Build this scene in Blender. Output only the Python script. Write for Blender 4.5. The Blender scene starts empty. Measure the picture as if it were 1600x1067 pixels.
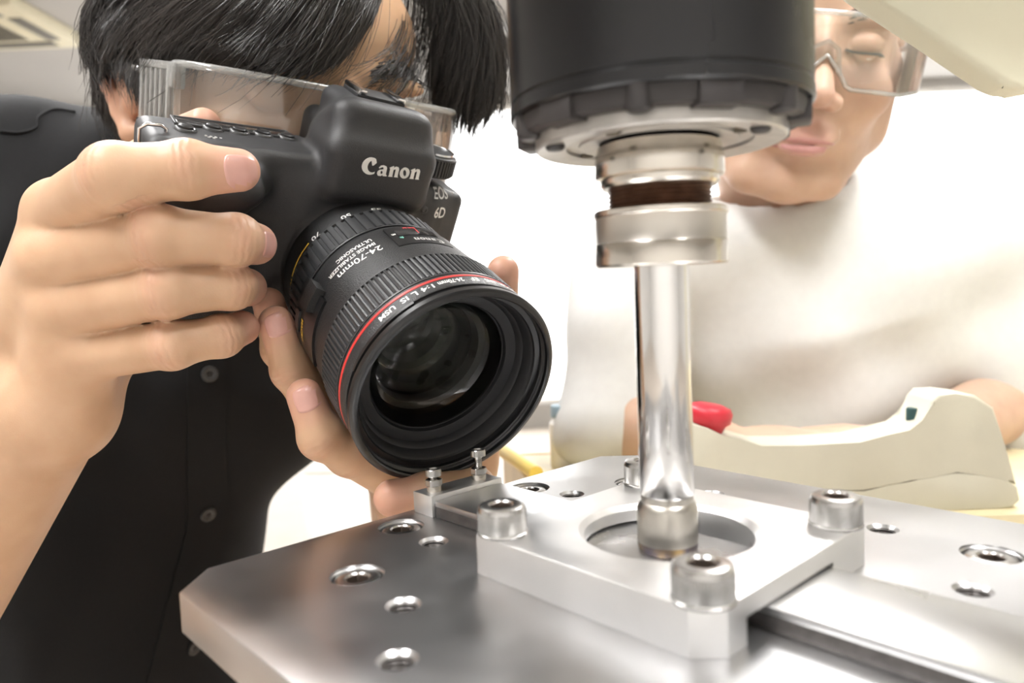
import bpy, bmesh, math, random
import numpy as np
from mathutils import Matrix, Vector

random.seed(7); RNG = np.random.default_rng(7)
S = 0.001                                   # everything below is written in millimetres
scene = bpy.context.scene
C = scene.collection

# ------------------------------------------------------------------ camera
CAM_H, PITCH, ROLL, FPX = 78.138, 0.0777, -0.0406, 1156.0
_fw = np.array([0, math.cos(PITCH), -math.sin(PITCH)]); _rt = np.array([1.0, 0, 0]); _up = np.cross(_rt, _fw)
CR = math.cos(ROLL) * _rt + math.sin(ROLL) * _up
CU = -math.sin(ROLL) * _rt + math.cos(ROLL) * _up
CF = _fw
CO = np.array([0, 0, CAM_H])
camd = bpy.data.cameras.new('photo_camera')
camd.sensor_fit = 'HORIZONTAL'; camd.sensor_width = 36.0; camd.lens = 36.0 * FPX / 1600.0
camd.clip_start = 0.01; camd.clip_end = 60
camd.dof.use_dof = True; camd.dof.focus_distance = 0.285; camd.dof.aperture_fstop = 11.0
cam = bpy.data.objects.new('photo_camera', camd); C.objects.link(cam)
cam.matrix_world = Matrix(((CR[0], CU[0], -CF[0], CO[0] * S), (CR[1], CU[1], -CF[1], CO[1] * S), (CR[2], CU[2], -CF[2], CO[2] * S), (0, 0, 0, 1)))
scene.camera = cam

def P(px, py, d):                            # photo pixel + distance along the view axis -> point in the room (mm)
    return CO + d * (CF + (px - 800) / FPX * CR - (py - 533.5) / FPX * CU)

# ------------------------------------------------------------------ sky, exposure
world = bpy.data.worlds.new('overcast_sky'); scene.world = world
world.use_nodes = True
bg = world.node_tree.nodes['Background']
bg.inputs[0].default_value = (1.0, 0.99, 0.975, 1); bg.inputs[1].default_value = 2.4
vs = scene.view_settings
vs.view_transform = 'Standard'; vs.look = 'None'; vs.exposure = 1.0; vs.gamma = 1.0; vs.use_curve_mapping = False

# ------------------------------------------------------------------ materials
MATS = {}
def mat(name, col, rough=0.5, metal=0.0, noise=0.0, nscale=200.0, bump=0.0, bscale=400.0, spec=0.5, emit=0.0, coat=0.0, sss=0.0, stretch=None, col2=None, rnoise=0.0, trans=0.0, aniso=0.0):
    m = bpy.data.materials.new(name); m.use_nodes = True
    nt = m.node_tree; b = nt.nodes['Principled BSDF']
    b.inputs['Base Color'].default_value = (*col, 1); b.inputs['Roughness'].default_value = rough
    b.inputs['Metallic'].default_value = metal; b.inputs['Specular IOR Level'].default_value = spec
    b.inputs['Coat Weight'].default_value = coat; b.inputs['Coat Roughness'].default_value = 0.1
    b.inputs['Transmission Weight'].default_value = trans
    b.inputs['Anisotropic'].default_value = aniso
    if sss:
        b.inputs['Subsurface Weight'].default_value = sss; b.inputs['Subsurface Radius'].default_value = (0.006, 0.0022, 0.0012); b.inputs['Subsurface Scale'].default_value = 0.6
    if emit:
        b.inputs['Emission Color'].default_value = (*col, 1); b.inputs['Emission Strength'].default_value = emit
    tc = nt.nodes.new('ShaderNodeTexCoord'); vec = tc.outputs['Object']
    if stretch:
        mp = nt.nodes.new('ShaderNodeMapping'); mp.inputs['Scale'].default_value = stretch
        nt.links.new(vec, mp.inputs[0]); vec = mp.outputs[0]
    if noise or rnoise:
        n = nt.nodes.new('ShaderNodeTexNoise'); n.inputs['Scale'].default_value = nscale; n.inputs['Detail'].default_value = 5
        nt.links.new(vec, n.inputs['Vector'])
        if noise:
            r = nt.nodes.new('ShaderNodeValToRGB'); nt.links.new(n.outputs['Fac'], r.inputs[0])
            c2 = col2 if col2 else tuple(max(0, c * (1 - noise)) for c in col)
            r.color_ramp.elements[0].position = 0.32; r.color_ramp.elements[0].color = (*c2, 1)
            r.color_ramp.elements[1].position = 0.68; r.color_ramp.elements[1].color = (*col, 1)
            nt.links.new(r.outputs[0], b.inputs['Base Color'])
        if rnoise:
            mr = nt.nodes.new('ShaderNodeMapRange'); mr.inputs['From Min'].default_value = 0.3; mr.inputs['From Max'].default_value = 0.7
            mr.inputs['To Min'].default_value = max(0.02, rough - rnoise); mr.inputs['To Max'].default_value = min(1, rough + rnoise)
            nt.links.new(n.outputs['Fac'], mr.inputs[0]); nt.links.new(mr.outputs[0], b.inputs['Roughness'])
    if bump:
        n2 = nt.nodes.new('ShaderNodeTexNoise'); n2.inputs['Scale'].default_value = bscale; n2.inputs['Detail'].default_value = 3
        nt.links.new(vec, n2.inputs['Vector'])
        bp = nt.nodes.new('ShaderNodeBump'); bp.inputs['Strength'].default_value = bump; bp.inputs['Distance'].default_value = 0.0004
        nt.links.new(n2.outputs['Fac'], bp.inputs['Height']); nt.links.new(bp.outputs[0], b.inputs['Normal'])
    MATS[name] = m
    return m

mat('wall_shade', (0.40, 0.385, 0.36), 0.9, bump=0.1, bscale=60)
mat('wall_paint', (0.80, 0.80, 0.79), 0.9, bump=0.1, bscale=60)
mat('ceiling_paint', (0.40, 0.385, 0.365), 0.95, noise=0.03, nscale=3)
mat('floor_vinyl', (0.72, 0.64, 0.56), 0.55, noise=0.08, nscale=4)
mat('white_paint', (0.86, 0.85, 0.82), 0.5, noise=0.03, nscale=8)
mat('ac_beige', (0.62, 0.57, 0.42), 0.6, noise=0.06, nscale=10)
mat('ac_dark', (0.16, 0.15, 0.13), 0.7, noise=0.1, nscale=20)
mat('table_wood', (0.80, 0.70, 0.45), 0.45, noise=0.12, nscale=9, stretch=(1, 8, 1))
mat('table_edge', (0.72, 0.36, 0.10), 0.45, noise=0.15, nscale=12)
mat('lamp_white', (1.0, 0.99, 0.98), 0.5, emit=21.0)
mat('lamp_case', (0.85, 0.85, 0.84), 0.5, noise=0.02, nscale=9)
mat('plate_steel', (0.55, 0.55, 0.555), 0.33, metal=1, noise=0.12, nscale=26, rnoise=0.05, bump=0.05, bscale=900, stretch=(1, 1, 1))
mat('plate_edge', (0.70, 0.57, 0.38), 0.42, metal=1, noise=0.3, nscale=60, stretch=(1, 1, 4))
mat('block_steel', (0.74, 0.735, 0.73), 0.40, metal=1, noise=0.05, nscale=90, rnoise=0.04, bump=0.05, bscale=1500)
mat('bar_steel', (0.58, 0.58, 0.58), 0.30, metal=1, noise=0.06, nscale=40, rnoise=0.05)
mat('bolt_steel', (0.50, 0.49, 0.475), 0.27, metal=1, noise=0.03, nscale=60)
mat('socket_brown', (0.10, 0.075, 0.06), 0.5, metal=0.6, noise=0.35, nscale=500)
mat('thread_dark', (0.13, 0.12, 0.115), 0.45, metal=0.8, noise=0.3, nscale=300)
mat('shaft_steel', (0.72, 0.71, 0.70), 0.13, metal=1, noise=0.05, nscale=60, stretch=(1, 1, 0.05), rnoise=0.04)
mat('tip_steel', (0.50, 0.475, 0.43), 0.33, metal=1, noise=0.15, nscale=120, rnoise=0.06)
mat('heat_tint', (0.36, 0.25, 0.12), 0.35, metal=1, noise=0.5, nscale=200, col2=(0.08, 0.09, 0.16))
mat('collar_steel', (0.64, 0.60, 0.54), 0.22, metal=1, noise=0.1, nscale=80, rnoise=0.05)
mat('collar_satin', (0.58, 0.55, 0.50), 0.42, metal=1, noise=0.08, nscale=100)
mat('thread_rust', (0.22, 0.13, 0.09), 0.4, metal=0.8, noise=0.5, nscale=200)
mat('spindle_black', (0.010, 0.010, 0.011), 0.27, metal=0.0, spec=0.42, noise=0.4, nscale=18, rnoise=0.08, stretch=(1, 1, 0.25), coat=0.0)
mat('spindle_recess', (0.03, 0.026, 0.026), 0.5, noise=0.3, nscale=60)
mat('bearing_white', (0.55, 0.53, 0.50), 0.38, metal=0.6, noise=0.2, nscale=150)
mat('machine_beige', (0.72, 0.70, 0.54), 0.5, noise=0.05, nscale=9, bump=0.1, bscale=500)
mat('pendant_beige', (0.60, 0.575, 0.47), 0.48, noise=0.07, nscale=30, bump=0.12, bscale=700)
mat('seam_dark', (0.12, 0.10, 0.07), 0.8, noise=0.3, nscale=200)
mat('stop_red', (0.62, 0.03, 0.05), 0.4, noise=0.1, nscale=100)
mat('knob_green', (0.02, 0.07, 0.07), 0.5, noise=0.2, nscale=200)

# ------------------------------------------------------------------ object helpers
def link_mesh(name, me, m=None, parent=None):
    o = bpy.data.objects.new(name, me); C.objects.link(o)
    if m is not None: me.materials.append(MATS[m] if isinstance(m, str) else m)
    if parent is not None: o.parent = parent
    return o
def tag(o, label=None, cat=None, group=None, kind=None):
    if label: o['label'] = label
    if cat: o['category'] = cat
    if group: o['group'] = group
    if kind: o['kind'] = kind
    return o
def frame(o, x, y, z):                       # 4x4 in metres from origin (mm) and axes
    return Matrix(((x[0], y[0], z[0], o[0] * S), (x[1], y[1], z[1], o[1] * S), (x[2], y[2], z[2], o[2] * S), (0, 0, 0, 1)))
def empty(name, M=None, loc=(0, 0, 0)):
    e = bpy.data.objects.new(name, None); C.objects.link(e); e.empty_display_size = 0.02
    e.matrix_world = M if M is not None else Matrix.Translation(Vector(loc) * S)
    return e
def from_bm(name, bm, m=None, parent=None, smooth=None):
    me = bpy.data.meshes.new(name)
    for v in bm.verts: v.co *= S
    bmesh.ops.recalc_face_normals(bm, faces=bm.faces)
    bm.to_mesh(me); bm.free()
    if smooth is not None: shade(me, smooth)
    return link_mesh(name, me, m, parent)
def shade(me, deg=35):
    me.polygons.foreach_set('use_smooth', [True] * len(me.polygons))
    if deg < 180: me.set_sharp_from_angle(angle=math.radians(deg))
    me.update()
def from_data(name, v, f, m=None, parent=None, smooth=180):
    me = bpy.data.meshes.new(name)
    me.from_pydata((np.asarray(v, float) * S).tolist(), [], f if isinstance(f, list) else f.tolist())
    me.update()
    if smooth: shade(me, smooth)
    return link_mesh(name, me, m, parent)
def bm_box(bm, c, half, bev=0.0, R=None, seg=2):
    r = bmesh.ops.create_cube(bm, size=2.0); vs_ = r['verts']
    M = Matrix.Translation(Vector(c)) @ (R.to_4x4() if R is not None else Matrix()) @ Matrix.Diagonal((*half, 1))
    bmesh.ops.transform(bm, matrix=M, verts=vs_)
    if bev:
        es = list({e for v in vs_ for e in v.link_edges})
        bmesh.ops.bevel(bm, geom=es, offset=bev, segments=seg, profile=0.5, affect='EDGES')
def box(name, c, half, m, parent=None, bev=0.0, R=None, smooth=35, seg=2):
    bm = bmesh.new(); bm_box(bm, c, half, bev, R, seg); return from_bm(name, bm, m, parent, smooth)
def bm_lathe(bm, prof, n=64, c=(0, 0, 0), closed=True, a0=0.0, a1=2 * math.pi):
    """profile [(radius, z)...] turned about z"""
    full = abs(a1 - a0 - 2 * math.pi) < 1e-6
    k = n if full else n + 1
    rings = []
    for (r, z) in prof:
        ring = []
        if r < 1e-6: ring = [bm.verts.new((c[0], c[1], c[2] + z))] * k
        else:
            for i in range(k):
                t = a0 + (a1 - a0) * i / n
                ring.append(bm.verts.new((c[0] + r * math.cos(t), c[1] + r * math.sin(t), c[2] + z)))
        rings.append(ring)
    pairs = list(zip(rings[:-1], rings[1:]))
    for A, B in pairs:
        for i in range(n):
            j = (i + 1) % k
            vs_ = []
            for v in (A[i], A[j], B[j], B[i]):
                if v not in vs_: vs_.append(v)
            if len(vs_) > 2: bm.faces.new(vs_)
def lathe(name, prof, m, parent=None, n=64, c=(0, 0, 0), smooth=35, **k):
    bm = bmesh.new(); bm_lathe(bm, prof, n, c, **k); return from_bm(name, bm, m, parent, smooth)
def bm_prism(bm, pts, z0, z1, bev=0.0):
    lo = [bm.verts.new((x, y, z0)) for x, y in pts]; hi = [bm.verts.new((x, y, z1)) for x, y in pts]
    bm.faces.new(lo[::-1]); top = bm.faces.new(hi)
    n = len(pts)
    for i in range(n): bm.faces.new((lo[i], lo[(i + 1) % n], hi[(i + 1) % n], hi[i]))
    if bev:
        es = list(top.edges) + [e for e in bm.edges if abs(e.verts[0].co.z - e.verts[1].co.z) > 1e-6]
        bmesh.ops.bevel(bm, geom=es, offset=bev, segments=2, profile=0.5, affect='EDGES')
def bm_hex(bm, r, z0, z1, c=(0, 0)): bm_prism(bm, [(c[0] + r * math.cos(math.pi / 3 * i), c[1] + r * math.sin(math.pi / 3 * i)) for i in range(6)], z0, z1)
def cut(o, *cutters):                        # boolean difference, baked
    tmp = []
    for cutter_bm in cutters: tmp.append(_cutter(o, cutter_bm))
    dg = bpy.context.evaluated_depsgraph_get(); dg.update()
    new = bpy.data.meshes.new_from_object(o.evaluated_get(dg))
    o.modifiers.clear(); old = o.data; o.data = new; new.name = old.name
    for co, me in tmp: bpy.data.objects.remove(co); bpy.data.meshes.remove(me)
    return o
def _cutter(o, cutter_bm):
    me = bpy.data.meshes.new('cutter')
    for v in cutter_bm.verts: v.co *= S
    bmesh.ops.recalc_face_normals(cutter_bm, faces=cutter_bm.faces)
    cutter_bm.to_mesh(me); cutter_bm.free()
    co = bpy.data.objects.new('cutter', me); C.objects.link(co); co.matrix_world = o.matrix_world.copy()
    if o.parent: co.parent = o.parent
    md = o.modifiers.new('b', 'BOOLEAN'); md.operation = 'DIFFERENCE'; md.object = co; md.solver = 'EXACT'
    return co, me
def tube(name, pts, rad, m, parent=None, n=8, caps=True, closed=False):
    v, f = tube_data(pts, rad, n, caps, closed); return from_data(name, v, f, m, parent)
def tube_data(pts, rad, n=8, caps=True, closed=False):
    pts = np.asarray(pts, float); k = len(pts); rad = np.broadcast_to(np.asarray(rad, float), (k,))
    t = np.gradient(pts, axis=0)
    if closed: t = np.roll(pts, -1, 0) - np.roll(pts, 1, 0)
    t /= np.linalg.norm(t, axis=1)[:, None] + 1e-12
    a = np.array([0, 0, 1.0]) if abs(t[0, 2]) < 0.9 else np.array([1.0, 0, 0])
    V = []
    for i in range(k):
        a = a - t[i] * (a @ t[i]); a /= np.linalg.norm(a) + 1e-12
        b = np.cross(t[i], a)
        for j in range(n):
            th = 2 * math.pi * j / n
            V.append(pts[i] + rad[i] * (a * math.cos(th) + b * math.sin(th)))
    F = []
    for i in range(k if closed else k - 1):
        i2 = (i + 1) % k
        for j in range(n):
            F.append((i * n + j, i * n + (j + 1) % n, i2 * n + (j + 1) % n, i2 * n + j))
    if caps and not closed:
        F.append(tuple(range(n))[::-1]); F.append(tuple(range((k - 1) * n, k * n)))
    return np.array(V), F
def spline(pts, n=24):                       # Catmull-Rom
    p = np.asarray(pts, float); p = np.vstack([2 * p[0] - p[1], p, 2 * p[-1] - p[-2]])
    seg = len(p) - 3; out = []
    for t in np.linspace(0, seg, n):
        i = min(int(t), seg - 1); u = t - i
        a, b, c, d = p[i:i + 4]
        out.append(0.5 * (2 * b + (c - a) * u + (2 * a - 5 * b + 4 * c - d) * u * u + (3 * b - a - 3 * c + d) * u ** 3))
    return np.array(out)
def text_data(s, size=1.0, bold=0.0, depth=0.0, align='CENTER', res=3, shear=0.0, space=1.0):
    """lettering as triangles (flat in xy, mm)"""
    cu = bpy.data.curves.new('txt', 'FONT'); cu.body = s; cu.size = size; cu.offset = bold; cu.extrude = depth
    cu.align_x = align; cu.align_y = 'CENTER'; cu.resolution_u = res; cu.shear = shear; cu.space_character = space
    o = bpy.data.objects.new('txt', cu); C.objects.link(o)
    dg = bpy.context.evaluated_depsgraph_get(); dg.update()
    me = bpy.data.meshes.new_from_object(o.evaluated_get(dg))
    v = np.array([x.co[:] for x in me.vertices]).reshape(-1, 3); f = [tuple(p.vertices) for p in me.polygons]
    bpy.data.objects.remove(o); bpy.data.curves.remove(cu); bpy.data.meshes.remove(me)
    return v, f

# ------------------------------------------------------------------ signed distance modelling (organic shapes)
def _n(v): v = np.asarray(v, float); return v / np.linalg.norm(v)
class Field:
    def __init__(s, lo, hi, res):
        s.lo = np.asarray(lo, float); s.res = res
        s.n = np.ceil((np.asarray(hi, float) - s.lo) / res).astype(int) + 1
        s.F = np.full(s.n, 50.0, np.float32)
    def _sub(s, lo, hi):
        a = np.clip(np.floor((lo - s.lo) / s.res).astype(int), 0, s.n); b = np.clip(np.ceil((hi - s.lo) / s.res).astype(int) + 1, 0, s.n)
        if np.any(b - a < 1): return None, None
        ax = [s.lo[i] + s.res * np.arange(a[i], b[i]) for i in range(3)]
        X = np.stack(np.meshgrid(*ax, indexing='ij'), -1).astype(np.float32)
        return tuple(slice(a[i], b[i]) for i in range(3)), X
    def add(s, fn, lo, hi, k=0.0, op='u'):
        mg = k + 3 * s.res
        sl, X = s._sub(np.asarray(lo, float) - mg, np.asarray(hi, float) + mg)
        if sl is None: return s
        d = fn(X); F = s.F[sl]
        if op == 'u':
            if k > 0:
                h = np.clip(0.5 + 0.5 * (F - d) / k, 0, 1); s.F[sl] = F + (d - F) * h - k * h * (1 - h)
            else: s.F[sl] = np.minimum(F, d)
        elif op == 's':
            d = -d
            if k > 0:
                h = np.clip(0.5 - 0.5 * (F - d) / k, 0, 1); s.F[sl] = F + (d - F) * h + k * h * (1 - h)
            else: s.F[sl] = np.maximum(F, d)
        elif op == 'd': s.F[sl] = F + d         # displacement
        return s
    def cone(s, a, b, ra, rb, k=0.0, op='u', sq=None):
        a = np.asarray(a, float); b = np.asarray(b, float); ba = b - a; L = ba @ ba + 1e-9
        def fn(X):
            t = np.clip(((X - a) @ ba) / L, 0, 1)
            return np.linalg.norm(X - a - t[..., None] * ba, axis=-1) - (ra + (rb - ra) * t)
        r = max(ra, rb)
        return s.add(fn, np.minimum(a, b) - r, np.maximum(a, b) + r, k, op)
    def chain(s, pts, rad, k=0.0):
        for i in range(len(pts) - 1): s.cone(pts[i], pts[i + 1], rad[i], rad[i + 1], k)
        return s
    def ell(s, c, rad, R=None, k=0.0, op='u'):
        c = np.asarray(c, float); rad = np.asarray(rad, float); R = np.eye(3) if R is None else np.asarray(R, float)   # columns = axes
        def fn(X):
            q = (X - c) @ R
            k0 = np.linalg.norm(q / rad, axis=-1); k1 = np.linalg.norm(q / (rad * rad), axis=-1) + 1e-6
            return k0 * (k0 - 1.0) / k1
        ext = np.sqrt(((R * rad) ** 2).sum(1))
        return s.add(fn, c - ext, c + ext, k, op)
    def box(s, c, half, r=0.0, R=None, k=0.0, op='u'):
        c = np.asarray(c, float); half = np.asarray(half, float); R = np.eye(3) if R is None else np.asarray(R, float)
        def fn(X):
            q = np.abs((X - c) @ R) - (half - r)
            return np.linalg.norm(np.maximum(q, 0), axis=-1) + np.minimum(q.max(-1), 0) - r
        ext = np.abs(R) @ half
        return s.add(fn, c - ext, c + ext, k, op)
    def cyl(s, a, b, rad, r=0.0, k=0.0, op='u'):
        a = np.asarray(a, float); b = np.asarray(b, float); ax = _n(b - a); c = (a + b) / 2; hl = np.linalg.norm(b - a) / 2
        def fn(X):
            q = X - c; z = q @ ax; ra = np.sqrt(np.maximum((q * q).sum(-1) - z * z, 0))
            dx = ra - rad + r; dz = np.abs(z) - hl + r
            return np.hypot(np.maximum(dx, 0), np.maximum(dz, 0)) + np.minimum(np.maximum(dx, dz), 0) - r
        ext = np.abs(ax) * hl + rad
        return s.add(fn, c - ext, c + ext, k, op)
    def mesh(s, smooth=2):
        F = s.F; n = F.shape; neg = F < 0
        cells = np.zeros(tuple(x - 1 for x in n), np.int8)
        corner = [(i, j, k) for i in (0, 1) for j in (0, 1) for k in (0, 1)]
        sl = lambda i, j, k: (slice(i, n[0] - 1 + i), slice(j, n[1] - 1 + j), slice(k, n[2] - 1 + k))
        for c in corner: cells += neg[sl(*c)]
        act = (cells > 0) & (cells < 8)
        idx = np.argwhere(act); vid = np.full(act.shape, -1, np.int64); vid[act] = np.arange(len(idx))
        acc = np.zeros((len(idx), 3)); cnt = np.zeros(len(idx))
        for ci, a in enumerate(corner):
            for ax in range(3):
                if a[ax]: continue
                b = list(a); b[ax] = 1
                fa = F[tuple((idx + a).T)]; fb = F[tuple((idx + b).T)]
                m = (fa < 0) != (fb < 0)
                t = np.where(m, fa / np.where(m, fa - fb, 1), 0)
                p = np.array(a, float)[None].repeat(len(idx), 0); p[:, ax] = t
                acc[m] += p[m]; cnt[m] += 1
        V = s.lo + s.res * (idx + acc / cnt[:, None])
        Q = []
        for ax in range(3):
            u, w = [(1, 2), (2, 0), (0, 1)][ax]
            a = [slice(1, -1)] * 3; a[ax] = slice(0, -1); b = list(a); b[ax] = slice(1, None)
            n0 = neg[tuple(a)]; n1 = neg[tuple(b)]
            e = np.argwhere(n0 != n1); flip = n0[tuple(e.T)]
            g = e + 1; g[:, ax] -= 1
            def vv(du, dw):
                h = g.copy(); h[:, u] += du; h[:, w] += dw; return vid[tuple(h.T)]
            q = np.stack([vv(-1, -1), vv(0, -1), vv(0, 0), vv(-1, 0)], 1)
            q[~flip] = q[~flip][:, ::-1]; Q.append(q)
        Q = np.vstack(Q); Q = Q[(Q >= 0).all(1)]
        if smooth:
            E = np.vstack([Q[:, [0, 1]], Q[:, [1, 2]], Q[:, [2, 3]], Q[:, [3, 0]]]); E = np.vstack([E, E[:, ::-1]])
            deg = np.bincount(E[:, 0], minlength=len(V))[:, None] + 1e-9
            for it in range(smooth):
                for lam in (0.5, -0.52):
                    A = np.stack([np.bincount(E[:, 0], V[E[:, 1], i], len(V)) for i in range(3)], 1) / deg
                    V = V + lam * (A - V)
        return V, Q
def quads(name, V, Q, m=None, parent=None):
    me = bpy.data.meshes.new(name)
    me.vertices.add(len(V)); me.vertices.foreach_set('co', (np.asarray(V) * S).astype(np.float32).ravel())
    k = Q.shape[1]
    me.loops.add(Q.size); me.loops.foreach_set('vertex_index', Q.astype(np.int32).ravel())
    me.polygons.add(len(Q)); me.polygons.foreach_set('loop_start', np.arange(0, Q.size, k, dtype=np.int32))
    try: me.polygons.foreach_set('loop_total', np.full(len(Q), k, np.int32))
    except Exception: pass
    me.update(calc_edges=True); me.validate()
    me.polygons.foreach_set('use_smooth', [True] * len(me.polygons)); me.update()
    return link_mesh(name, me, m, parent)
def attr(o, name, val):
    a = o.data.attributes.new(name, 'FLOAT', 'POINT'); a.data.foreach_set('value', np.asarray(val, np.float32))
# ------------------------------------------------------------------ the room
FLOOR, CEIL, BACKY = -1150.0, 1620.0, 6200.0
tag(box('floor', (0, 2000, FLOOR - 50), (4500, 4300, 50), 'floor_vinyl'), kind='structure')
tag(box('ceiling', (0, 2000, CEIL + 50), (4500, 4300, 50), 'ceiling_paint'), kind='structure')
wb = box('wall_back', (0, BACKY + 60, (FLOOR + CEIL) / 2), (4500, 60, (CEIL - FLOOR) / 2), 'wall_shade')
tag(wb, kind='structure')
WIN = [(-3100, -1150), (-1000, 1150), (1290, 4440)]
bmc = bmesh.new()
for x0, x1 in WIN: bm_box(bmc, ((x0 + x1) / 2, BACKY + 60, 300), ((x1 - x0) / 2, 200, 1250))
cut(wb, bmc)
tag(box('wall_left', (-4560, 2000, (FLOOR + CEIL) / 2), (60, 4300, (CEIL - FLOOR) / 2), 'wall_paint'), kind='structure')
tag(box('wall_right', (4560, 2000, (FLOOR + CEIL) / 2), (60, 4300, (CEIL - FLOOR) / 2), 'wall_paint'), kind='structure')
tag(box('wall_front', (0, -2360, (FLOOR + CEIL) / 2), (4500, 60, (CEIL - FLOOR) / 2), 'wall_paint'), kind='structure')
# window frames and panes
mg = bpy.data.materials.new('window_glass'); mg.use_nodes = True
nt = mg.node_tree; nt.nodes.clear()
o_ = nt.nodes.new('ShaderNodeOutputMaterial'); tr = nt.nodes.new('ShaderNodeBsdfTransparent'); gl = nt.nodes.new('ShaderNodeBsdfGlossy'); mx = nt.nodes.new('ShaderNodeMixShader')
gl.inputs['Roughness'].default_value = 0.02; mx.inputs[0].default_value = 0.06
nt.links.new(tr.outputs[0], mx.inputs[1]); nt.links.new(gl.outputs[0], mx.inputs[2]); nt.links.new(mx.outputs[0], o_.inputs[0]); MATS['window_glass'] = mg
for i, (x0, x1) in enumerate(WIN):
    cx = (x0 + x1) / 2; hw = (x1 - x0) / 2
    bm = bmesh.new()
    for sx in (-1, 1): bm_box(bm, (cx + sx * (hw - 20), BACKY + 60, 300), (20, 30, 1250))
    for sz in (-1, 1): bm_box(bm, (cx, BACKY + 60, 300 + sz * 1230), (hw - 40, 30, 20))
    w = from_bm('window_%d' % (i + 1), bm, 'white_paint', smooth=35); tag(w, kind='structure')
    box('pane', (cx, BACKY + 60, 300), (hw - 40, 3, 1210), 'window_glass', w)

# ceiling lamps: a row of recessed panels and tubes that give the light from above
def ceiling_lamp(x, y, label):
    root = empty('ceiling_lamp', loc=(x, y, CEIL))
    bm = bmesh.new()
    for sx in (-1, 1): bm_box(bm, (sx * 190, 0, -15), (10, 620, 15))
    for sy in (-1, 1): bm_box(bm, (0, sy * 610, -15), (180, 10, 15))
    from_bm('lamp_frame', bm, 'lamp_case', root, 35)
    box('diffuser', (0, 0, -12), (180, 600, 6), 'lamp_white', root)
    tag(root, label, 'ceiling lamp', 'ceiling lamps')
for x, y, lb in ((-900, -300, 'white ceiling lamp panel over the photographer, outside the picture'), (700, -300, 'white ceiling lamp panel over the machine, outside the picture'),
                 (-900, 1500, 'white ceiling lamp panel behind the photographer, above the picture'), (900, 1500, 'white ceiling lamp panel behind the man in white, above the picture')):
    ceiling_lamp(x, y, lb)

# air conditioner in the ceiling, top left corner
def on_ceiling(px, py, z=CEIL):
    d = P(px, py, 1.0) - CO; return CO + d * (z - CO[2]) / d[2]
a0 = on_ceiling(-60, 10); a1 = on_ceiling(108, 48)
ac = empty('ceiling_air_conditioner', loc=((a0[0] + a1[0]) / 2 - 220, (a0[1] + a1[1]) / 2 - 40, CEIL))
bm = bmesh.new(); bm_box(bm, (0, 0, -35), (420, 330, 35), 14); from_bm('panel', bm, 'ac_beige', ac, 35)
for sy in (-1, 1): box('louver', (0, sy * 235, -71), (300, 40, 4), 'ac_dark', ac, 3)
for sx in (-1, 1): box('louver', (sx * 330, 0, -71), (36, 170, 4), 'ac_dark', ac, 3)
bm = bmesh.new(); bm_box(bm, (0, 0, -73), (230, 150, 5), 4); gr_ = from_bm('intake_grille', bm, 'ac_beige', ac, 35)
for k in range(-4, 5): box('grille_slat', (0, k * 30, -80), (215, 5, 4), 'ac_dark', ac)
tag(ac, 'beige ceiling air conditioner with dark louvers, top left corner', 'air conditioner')
dc = on_ceiling(778, 40)
dk = empty('ceiling_projector', loc=(dc[0], dc[1], CEIL))
box('body', (0, 0, -150), (150, 120, 55), 'ac_dark', dk, 16); box('bracket', (0, 0, -50), (18, 18, 50), 'lamp_case', dk)
lathe('projector_lens', [(0.01, 0), (35, 0), (38, 20), (30, 24), (0.01, 18)], 'lamp_case', dk, 24, (60, -10, -220))
tag(dk, 'dark projector hanging from the ceiling beside the black spindle', 'projector')

# pale table behind the fixture
TZ = -74.0
tb = empty('work_table', loc=(300, 530, FLOOR))
TH = TZ - FLOOR
pts = [(-312, 118), (-262, -90), (270, -90), (270, 118)]
bm = bmesh.new(); bm_prism(bm, pts, TH - 28, TH, 1.5); from_bm('table_top', bm, 'table_wood', tb, 35)
bm = bmesh.new(); bm_box(bm, (-21, 121, TH - 14), (291, 3, 14)); from_bm('edge_strip', bm, 'table_edge', tb, 35)
for x, y in ((-280, 90), (-235, -60), (240, 90), (240, -60)):
    box('leg', (x, y, (TH - 28) / 2), (20, 20, (TH - 28) / 2), 'table_edge', tb, 3)
tag(tb, 'pale yellow wooden table with orange edge behind the steel plate', 'table')

# far furniture: white cabinet low on the left, seen under the lens
cb = empty('white_cabinet', loc=(P(540, 780, 2700)[0] + 160, 2700, FLOOR))
box('carcass', (0, 200, 430), (330, 200, 390), 'white_paint', cb, 4)
for k in (0, 1, 2):
    d_ = box('drawer', (0, -6, 180 + 250 * k), (318, 8, 118), 'white_paint', cb, 3)
    box('handle', (0, -20, 180 + 250 * k + 70), (70, 8, 6), 'lamp_case', d_, 2)
box('plinth', (0, 200, 20), (310, 190, 20), 'table_wood', cb)
tag(cb, 'white drawer cabinet on the floor, seen below the camera lens', 'cabinet')
st = empty('wooden_stool', loc=(P(490, 780, 2000)[0] + 20, 2000, FLOOR))
lathe('seat', [(0.01, 420), (150, 420), (160, 428), (160, 445), (150, 452), (0.01, 452)], 'table_wood', st, 40)
for k in range(4):
    a = math.pi / 4 + k * math.pi / 2
    tube('leg', [(105 * math.cos(a), 105 * math.sin(a), 420), (150 * math.cos(a), 150 * math.sin(a), 0)], 15, 'table_wood', st, 10)
tag(st, 'round wooden stool in front of the white cabinet', 'stool')

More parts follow.
